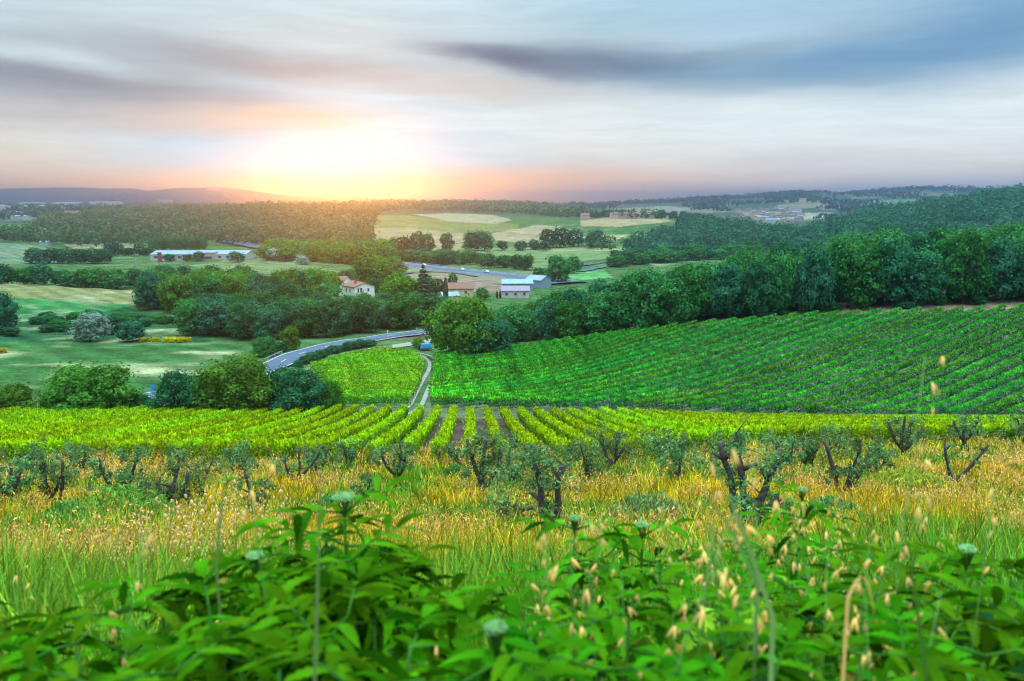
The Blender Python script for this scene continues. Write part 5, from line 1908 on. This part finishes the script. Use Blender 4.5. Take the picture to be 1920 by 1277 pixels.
def elder(x, y, ztop, label, seed, flower=True, nleaf=11, scale=1.0, head=.022, lean=(0, 0), group=None):
    rr = random.Random(seed)
    z0 = hz(x, y)
    H = ztop - z0
    root = empty('elder_plant', (x, y, z0))
    tag(root, label, 'elder plant', group)
    b = MB()
    def sp(t): return Vector((lean[0] * t * t, lean[1] * t * t, H * t))
    b.tube([sp(t) - Vector((0, 0, .1 if t == 0 else 0)) for t in (0, .2, .4, .6, .8, .95)], [.011, .010, .008, .007, .006, .004], 7)
    vs, fs = [], []
    for i in range(nleaf):
        t = 1 - (i + .5) * (0.085 / max(H, .3)) * scale
        if t < .12: break
        base_a = i * 1.571 + rr.uniform(-.3, .3) + seed
        for side in (0, math.pi):
            a = base_a + side + rr.uniform(-.2, .2)
            up0 = rr.uniform(.25, .6) - i * .04
            d = Vector((math.cos(a), math.sin(a), up0)).normalized()
            Lr = (0.13 + .02 * min(i, 4)) * scale * rr.uniform(.85, 1.2)
            P0 = sp(t)
            rach = [P0 + d * Lr * q + Vector((0, 0, -.25 * Lr * q * q)) for q in (0, .5, 1, 1.3)]
            b.tube(rach, [.0035, .003, .0022, .0012], 5)
            for q, wl in ((.42, .8), (.72, 1.0), (1.0, 1.05)):
                pc = P0 + d * Lr * q + Vector((0, 0, -.25 * Lr * q * q))
                for s in (-1, 1):
                    a2 = a + s * rr.uniform(.75, 1.05)
                    dd = Vector((math.cos(a2), math.sin(a2), up0 * .5 + rr.uniform(-.15, .15)))
                    leaflet(vs, fs, pc, dd, rr.uniform(.085, .135) * scale * wl, rr.uniform(.0105, .0145) * scale, rr.uniform(.25, .7), (rr.uniform(-.25, .25), rr.uniform(-.25, .25), 1))
            pc = rach[-1]
            leaflet(vs, fs, pc, d + Vector((0, 0, -.15)), rr.uniform(.12, .15) * scale, .017 * scale, .45, (0, 0, 1))
    b.build('stem', M['elder_stem'], root, smooth=True)
    me_ = bpy.data.meshes.new('foliage')
    me_.from_pydata(vs, [], fs)
    me_.polygons.foreach_set('use_smooth', np.ones(len(fs), bool))
    me_.materials.append(M['elder_leaf'])
    link('foliage', me_, root)
    if flower:
        c = sp(1.0)
        fh = MB()
        rg = np.random.default_rng(seed)
        R_ = head * rr.uniform(.95, 1.05)
        oc = [(1, 0, 0), (0, 1, 0), (-1, 0, 0), (0, -1, 0), (0, 0, 1), (0, 0, -1)]
        of = [(0, 1, 4), (1, 2, 4), (2, 3, 4), (3, 0, 4), (1, 0, 5), (2, 1, 5), (3, 2, 5), (0, 3, 5)]
        for k in range(170):
            rad__ = math.sqrt((k + .5) / 170) * R_
            a = k * 2.399
            q = c + Vector((math.cos(a) * rad__, math.sin(a) * rad__, .007 * (1 - (rad__ / R_) ** 2) + rg.normal(0, .0022)))
            n0 = len(fh.v)
            rb_ = .0030 * scale * rr.uniform(.7, 1.3)
            fh.v += [tuple(q + Vector(o_) * rb_) for o_ in oc]
            fh.f += [[n0 + i_ for i_ in f_] for f_ in of]
        ho = fh.build('flower_head', M['umbel'], root, smooth=True)
        sb = MB()
        for k in range(11):
            a = k * 2.399
            r_ = R_ * math.sqrt((k + .5) / 11) * .85
            sb.tube([c - Vector((0, 0, .06)), c + Vector((math.cos(a) * r_, math.sin(a) * r_, -.004))], [.0022, .0014], 4)
        sb.build('flower_stalk', M['elder_stem'], ho)
    return root


def elder_px(u, v, y, label, seed, **kw):
    dx, dy, dz = ray(u, v)
    return elder(dx / dy * y, y, dz / dy * y, label, seed, **kw)


elder_px(645, 932, 2.05, 'tall elder shoot rising above the others with a pale flower head', 1, nleaf=10, scale=1.1, head=.030)
elder_px(478, 1042, 1.85, 'elder with a blurred small flower head left of the tall shoot', 2)
elder_px(300, 1092, 1.75, 'arching elder with long leaves left of the two flowering shoots', 3, flower=False)
elder_px(215, 1118, 1.6, 'leafy elder leaning out at lower left', 4, flower=False)
elder_px(930, 1178, 1.25, 'elder at the very bottom centre with a pale blurred flower head', 5, head=.02)
elder_px(1078, 972, 2.7, 'far slim elder with the flatter pale flower head, right of centre', 6)
elder_px(1205, 984, 2.55, 'slim elder with a domed pale flower head, right neighbour of the flat one', 7)
elder_px(1505, 918, 3.2, 'distant elder with a very flat white flower head before the grasses', 8)
elder_px(1815, 1030, 1.9, 'elder with a wide flat pale flower head near the right edge', 9)
fill = []
for i, (u_, v_, y_) in enumerate(((60, 1215, 1.45), (-30, 1160, 1.6), (140, 1170, 1.5), (390, 1110, 1.6), (560, 1100, 1.7), (700, 1130, 1.6), (600, 1180, 1.35), (450, 1200, 1.3), (320, 1220, 1.25),
                                  (760, 1215, 1.3), (200, 1255, 1.15), (860, 1240, 1.2), (1020, 1225, 1.2), (1100, 1090, 1.9), (1180, 1120, 1.7), (1260, 1180, 1.4), (1000, 1120, 2.2), (1320, 1120, 1.8),
                                  (1390, 1175, 1.45), (1480, 1075, 2.0), (1520, 1160, 1.5), (1580, 1090, 1.9), (1620, 1190, 1.35), (1690, 1080, 1.9), (1700, 1210, 1.3), (1780, 1130, 1.6), (1850, 1190, 1.35), (1910, 1080, 1.8), (1940, 1160, 1.5),
                                  (1130, 1215, 1.25), (1450, 1240, 1.2), (520, 1260, 1.15), (660, 1250, 1.2), (1240, 1050, 2.3), (1420, 1040, 2.4), (1560, 1010, 2.7), (-160, 1180, 1.6), (-330, 1230, 1.6), (-240, 1110, 2.0), (2060, 1130, 1.7), (2200, 1200, 1.6), (2100, 1050, 2.2), (2340, 1160, 1.9), (600, 1010, 2.1), (700, 1040, 2.0), (560, 1060, 1.9), (745, 1085, 1.8), (640, 1070, 1.75), (430, 1075, 1.75), (1140, 1020, 2.5), (1650, 1040, 2.2), (1880, 1040, 2.0), (610, 975, 2.15), (680, 985, 2.1), (575, 1020, 1.95), (660, 1020, 1.8), (730, 1055, 1.9), (800, 1110, 1.7), (520, 1130, 1.5), (650, 1120, 1.5))):
    elder_px(u_, v_, y_, 'leafy elder shoot without flowers in the blurred foreground thicket', 40 + i, flower=False, nleaf=12, group='leafy elder thicket')


# low tangle of small leaves under and between the elders
def undergrowth():
    rg = np.random.default_rng(91)
    n = 80000
    y = rg.uniform(1.0, 4.2, n)
    x = rg.uniform(-1.15, 1.15, n) * y
    top = np.interp(y, [1.0, 1.5, 2.0, 3.0, 4.2], [.80, .86, .95, .80, .55]) * (0.35 + 1.0 * fbm(x, y, .55, 93, 3))
    z = hgt(x, y) + top * rg.random(n) ** .55
    V, Fq = quad_cloud(np.stack([x, y, z], 1), rg.normal(0, 1, (n, 3)) + [0, -.2, .9], rg.uniform(.018, .055, n), 1.9, .5, rg)
    m_ = rg.random(n)[:, None]
    c = np.where(m_ < .45, C(0.06, 0.26, 0.02), np.where(m_ < .85, C(0.20, 0.40, 0.02), np.where(m_ < .95, C(0.03, 0.16, 0.05), C(0.5, 0.36, 0.06)))) * rg.uniform(.5, 1.3, (n, 1))
    tag(link('undergrowth', npmesh('undergrowth', V, Fq, M['grass'], np.clip(np.repeat(c, 4, 0), 0, 1))), 'tangle of small green leaves below the elder shoots', 'undergrowth', kind='stuff')


undergrowth()

# wild oat stalks close to the camera
_h = MB()
for _a in (-.28, .3):
    _t = Vector((math.sin(_a), .1 * _a, -1)).normalized()
    _h.tube([Vector((0, 0, 0)), _t * .008, _t * .018, _t * .026], [.0007, .0024, .0014, .0002], 6)
spike_me = _h.mesh('spikelet', M['straw'], True)
def oat(u, v, y, seed, label=None, group='wild oat stalks', bend=None, drop=7):
    rr = random.Random(seed)
    dx, dy, dz = ray(u, v)
    x, zt = dx / dy * y, dz / dy * y
    z0 = hz(x, y)
    bx = bend if bend is not None else rr.uniform(-.16, .16)
    root = empty('wild_oat', (x - bx, y, z0))
    tag(root, label or 'thin wild oat stalk with hanging straw spikelets in the foreground', 'grass stalk', group)
    H = zt - z0
    b = MB()
    def sp(t): return Vector((bx * t ** 2.2, 0, H * (t - .0 * t)))
    b.tube([sp(t) for t in np.linspace(-.05, 1, 9)], [.0022 * (1.15 - .8 * t) for t in np.linspace(0, 1, 9)], 5)
    for k in range(drop):
        t = 1 - k * .035 - .005
        q = sp(t)
        a = rr.uniform(0, 6.28)
        e = q + Vector((math.cos(a) * rr.uniform(.015, .05), math.sin(a) * .03, rr.uniform(-.01, .02)))
        b.tube([q, e], [.0008, .0005], 3)
        L_ = rr.uniform(.02, .028)
        tilt = Vector((rr.uniform(-.3, .3), rr.uniform(-.3, .3), -1)).normalized()
        m = e + tilt * L_ * .4
        o_ = link('spikelet', spike_me, root)
        o_.location = e
        o_.rotation_euler = (rr.uniform(-.5, .5), rr.uniform(-.5, .5), rr.uniform(0, 6.28))
        o_.scale = (rr.uniform(.7, 1.3),) * 3
    b.build('stem', M['stalk'], root, smooth=True)


rr = random.Random(3)
for i in range(72):
    u_ = rr.choice([rr.uniform(1280, 1920), rr.uniform(1280, 1700), rr.uniform(960, 1500), rr.uniform(0, 960)])
    v_ = rr.uniform(930, 1160) if u_ > 1000 else rr.uniform(1000, 1230)
    oat(u_, v_, rr.uniform(1.3, 3.0), 200 + i)
_p = MB()
for _a in (-.35, .3, .05):
    _t = Vector((math.sin(_a), .5 * _a, -.8)).normalized()
    _p.tube([Vector((0, 0, 0)), _t * .012, _t * .024, _t * .034], [.0012, .0052, .003, .0003], 5)
plume_me = _p.mesh('spikelet', M['pink_straw'], True)
_keep, spike_me = spike_me, plume_me
for i in range(46):
    u_ = rr.choice([rr.gauss(425, 50), rr.gauss(300, 90), rr.gauss(520, 70)])
    oat(u_, 866 + abs(u_ - 425) * .45 + rr.uniform(0, 70), rr.uniform(5.0, 8.5), 500 + i, 'tall oat plume with pinkish drooping spikelets in the left of the meadow', 'pinkish oat plumes', drop=11)
spike_me = _keep
oat(1422, 845, 1.25, 301, 'tallest blurred wild oat with large peach spikelets over the dark olive', None, .25, 9)
oat(1735, 665, 1.6, 302, 'very tall blurred golden grass stalk reaching up over the right vineyard', None, .03, 13)
oat(463, 862, 1.5, 303, 'lone wild oat with two white spikelets above the left seed heads', None, -.05, 3)
oat(1318, 885, 1.4, 304, 'wild oat with pale pink spikelets left of the dark olive', None, -.12, 6)
oat(1863, 925, 1.5, 305, 'wild oat with one broad pale spikelet near the right edge', None, .02, 4)


# long arching grass blades
def blade(u0, v0, u1, v1, y, w, mat, label, seed, sag=.25):
    dx, dy, dz = ray(u0, v0)
    a = Vector((dx / dy * y, y, dz / dy * y))
    dx, dy, dz = ray(u1, v1)
    b_ = Vector((dx / dy * y, y + .05, dz / dy * y))
    root_z = hz(a.x, a.y)
    pts = [Vector((a.x + .02, a.y, root_z))] + [a.lerp(b_, t) + Vector((0, 0, sag * (b_ - a).length * math.sin(math.pi * t))) for t in np.linspace(0, 1, 9)]
    vs, fs = [], []
    for i, p_ in enumerate(pts):
        ww = w * (1 - (i / (len(pts) - 1)) ** 2 * .9)
        vs += [(p_.x - ww, p_.y, p_.z), (p_.x, p_.y + ww * .4, p_.z - ww * .3), (p_.x + ww, p_.y, p_.z)]
    for i in range(len(pts) - 1):
        a_ = i * 3
        fs += [(a_, a_ + 1, a_ + 4, a_ + 3), (a_ + 1, a_ + 2, a_ + 5, a_ + 4)]
    me_ = bpy.data.meshes.new('grass_blade')
    me_.from_pydata(vs, [], fs)
    me_.materials.append(mat)
    o_ = link('grass_blade', me_)
    tag(o_, label, 'grass blade')


blade(1450, 1160, 1352, 880, 1.15, .004, M['stalk'], 'long grey-green grass blade slanting before the dark olive trunk', 1, .04)
blade(1420, 1100, 1300, 942, 1.3, .0035, M['stalk'], 'curved grey-green grass blade left of the long slanting one', 2, .2)
blade(1590, 1120, 1665, 1180, 1.2, .0028, M['straw'], 'orange dried grass blade hanging in an arc', 3, .5)
blade(1738, 1270, 1728, 1010, 1.1, .004, M['elder_stem'], 'straight dark green stem near the right edge', 4, 0)
blade(590, 1270, 588, 900, 1.15, .003, M['stalk'], 'straight thin blurred stem crossing the tall elder', 5, 0)
blade(405, 1060, 408, 880, 1.6, .003, M['stalk'], 'thin upright blurred stem left of the tall elder', 6, 0)

# ================================================================== haze
hb = MB()
X_, Y0_, Y1_, Z0_, Z1_ = 9800, -9800, 9800, -90, 104
n0 = 0
hb.box(0, 0, (Z0_ + Z1_) / 2, 2 * X_, Y1_ - Y0_, Z1_ - Z0_)
hm = newmat('haze')
N, L = nodes_of(hm)
pvn = N('ShaderNodeVolumePrincipled')
pvn.inputs['Color'].default_value = (0.36, 0.60, 1.0, 1)
pvn.inputs['Density'].default_value = 0.00026
pvn.inputs['Anisotropy'].default_value = 0.88
o = N('ShaderNodeOutputMaterial')
L(pvn.outputs[0], o.inputs['Volume'])
tag(hb.build('haze', hm), 'thin evening haze filling the whole valley', 'haze', kind='stuff')
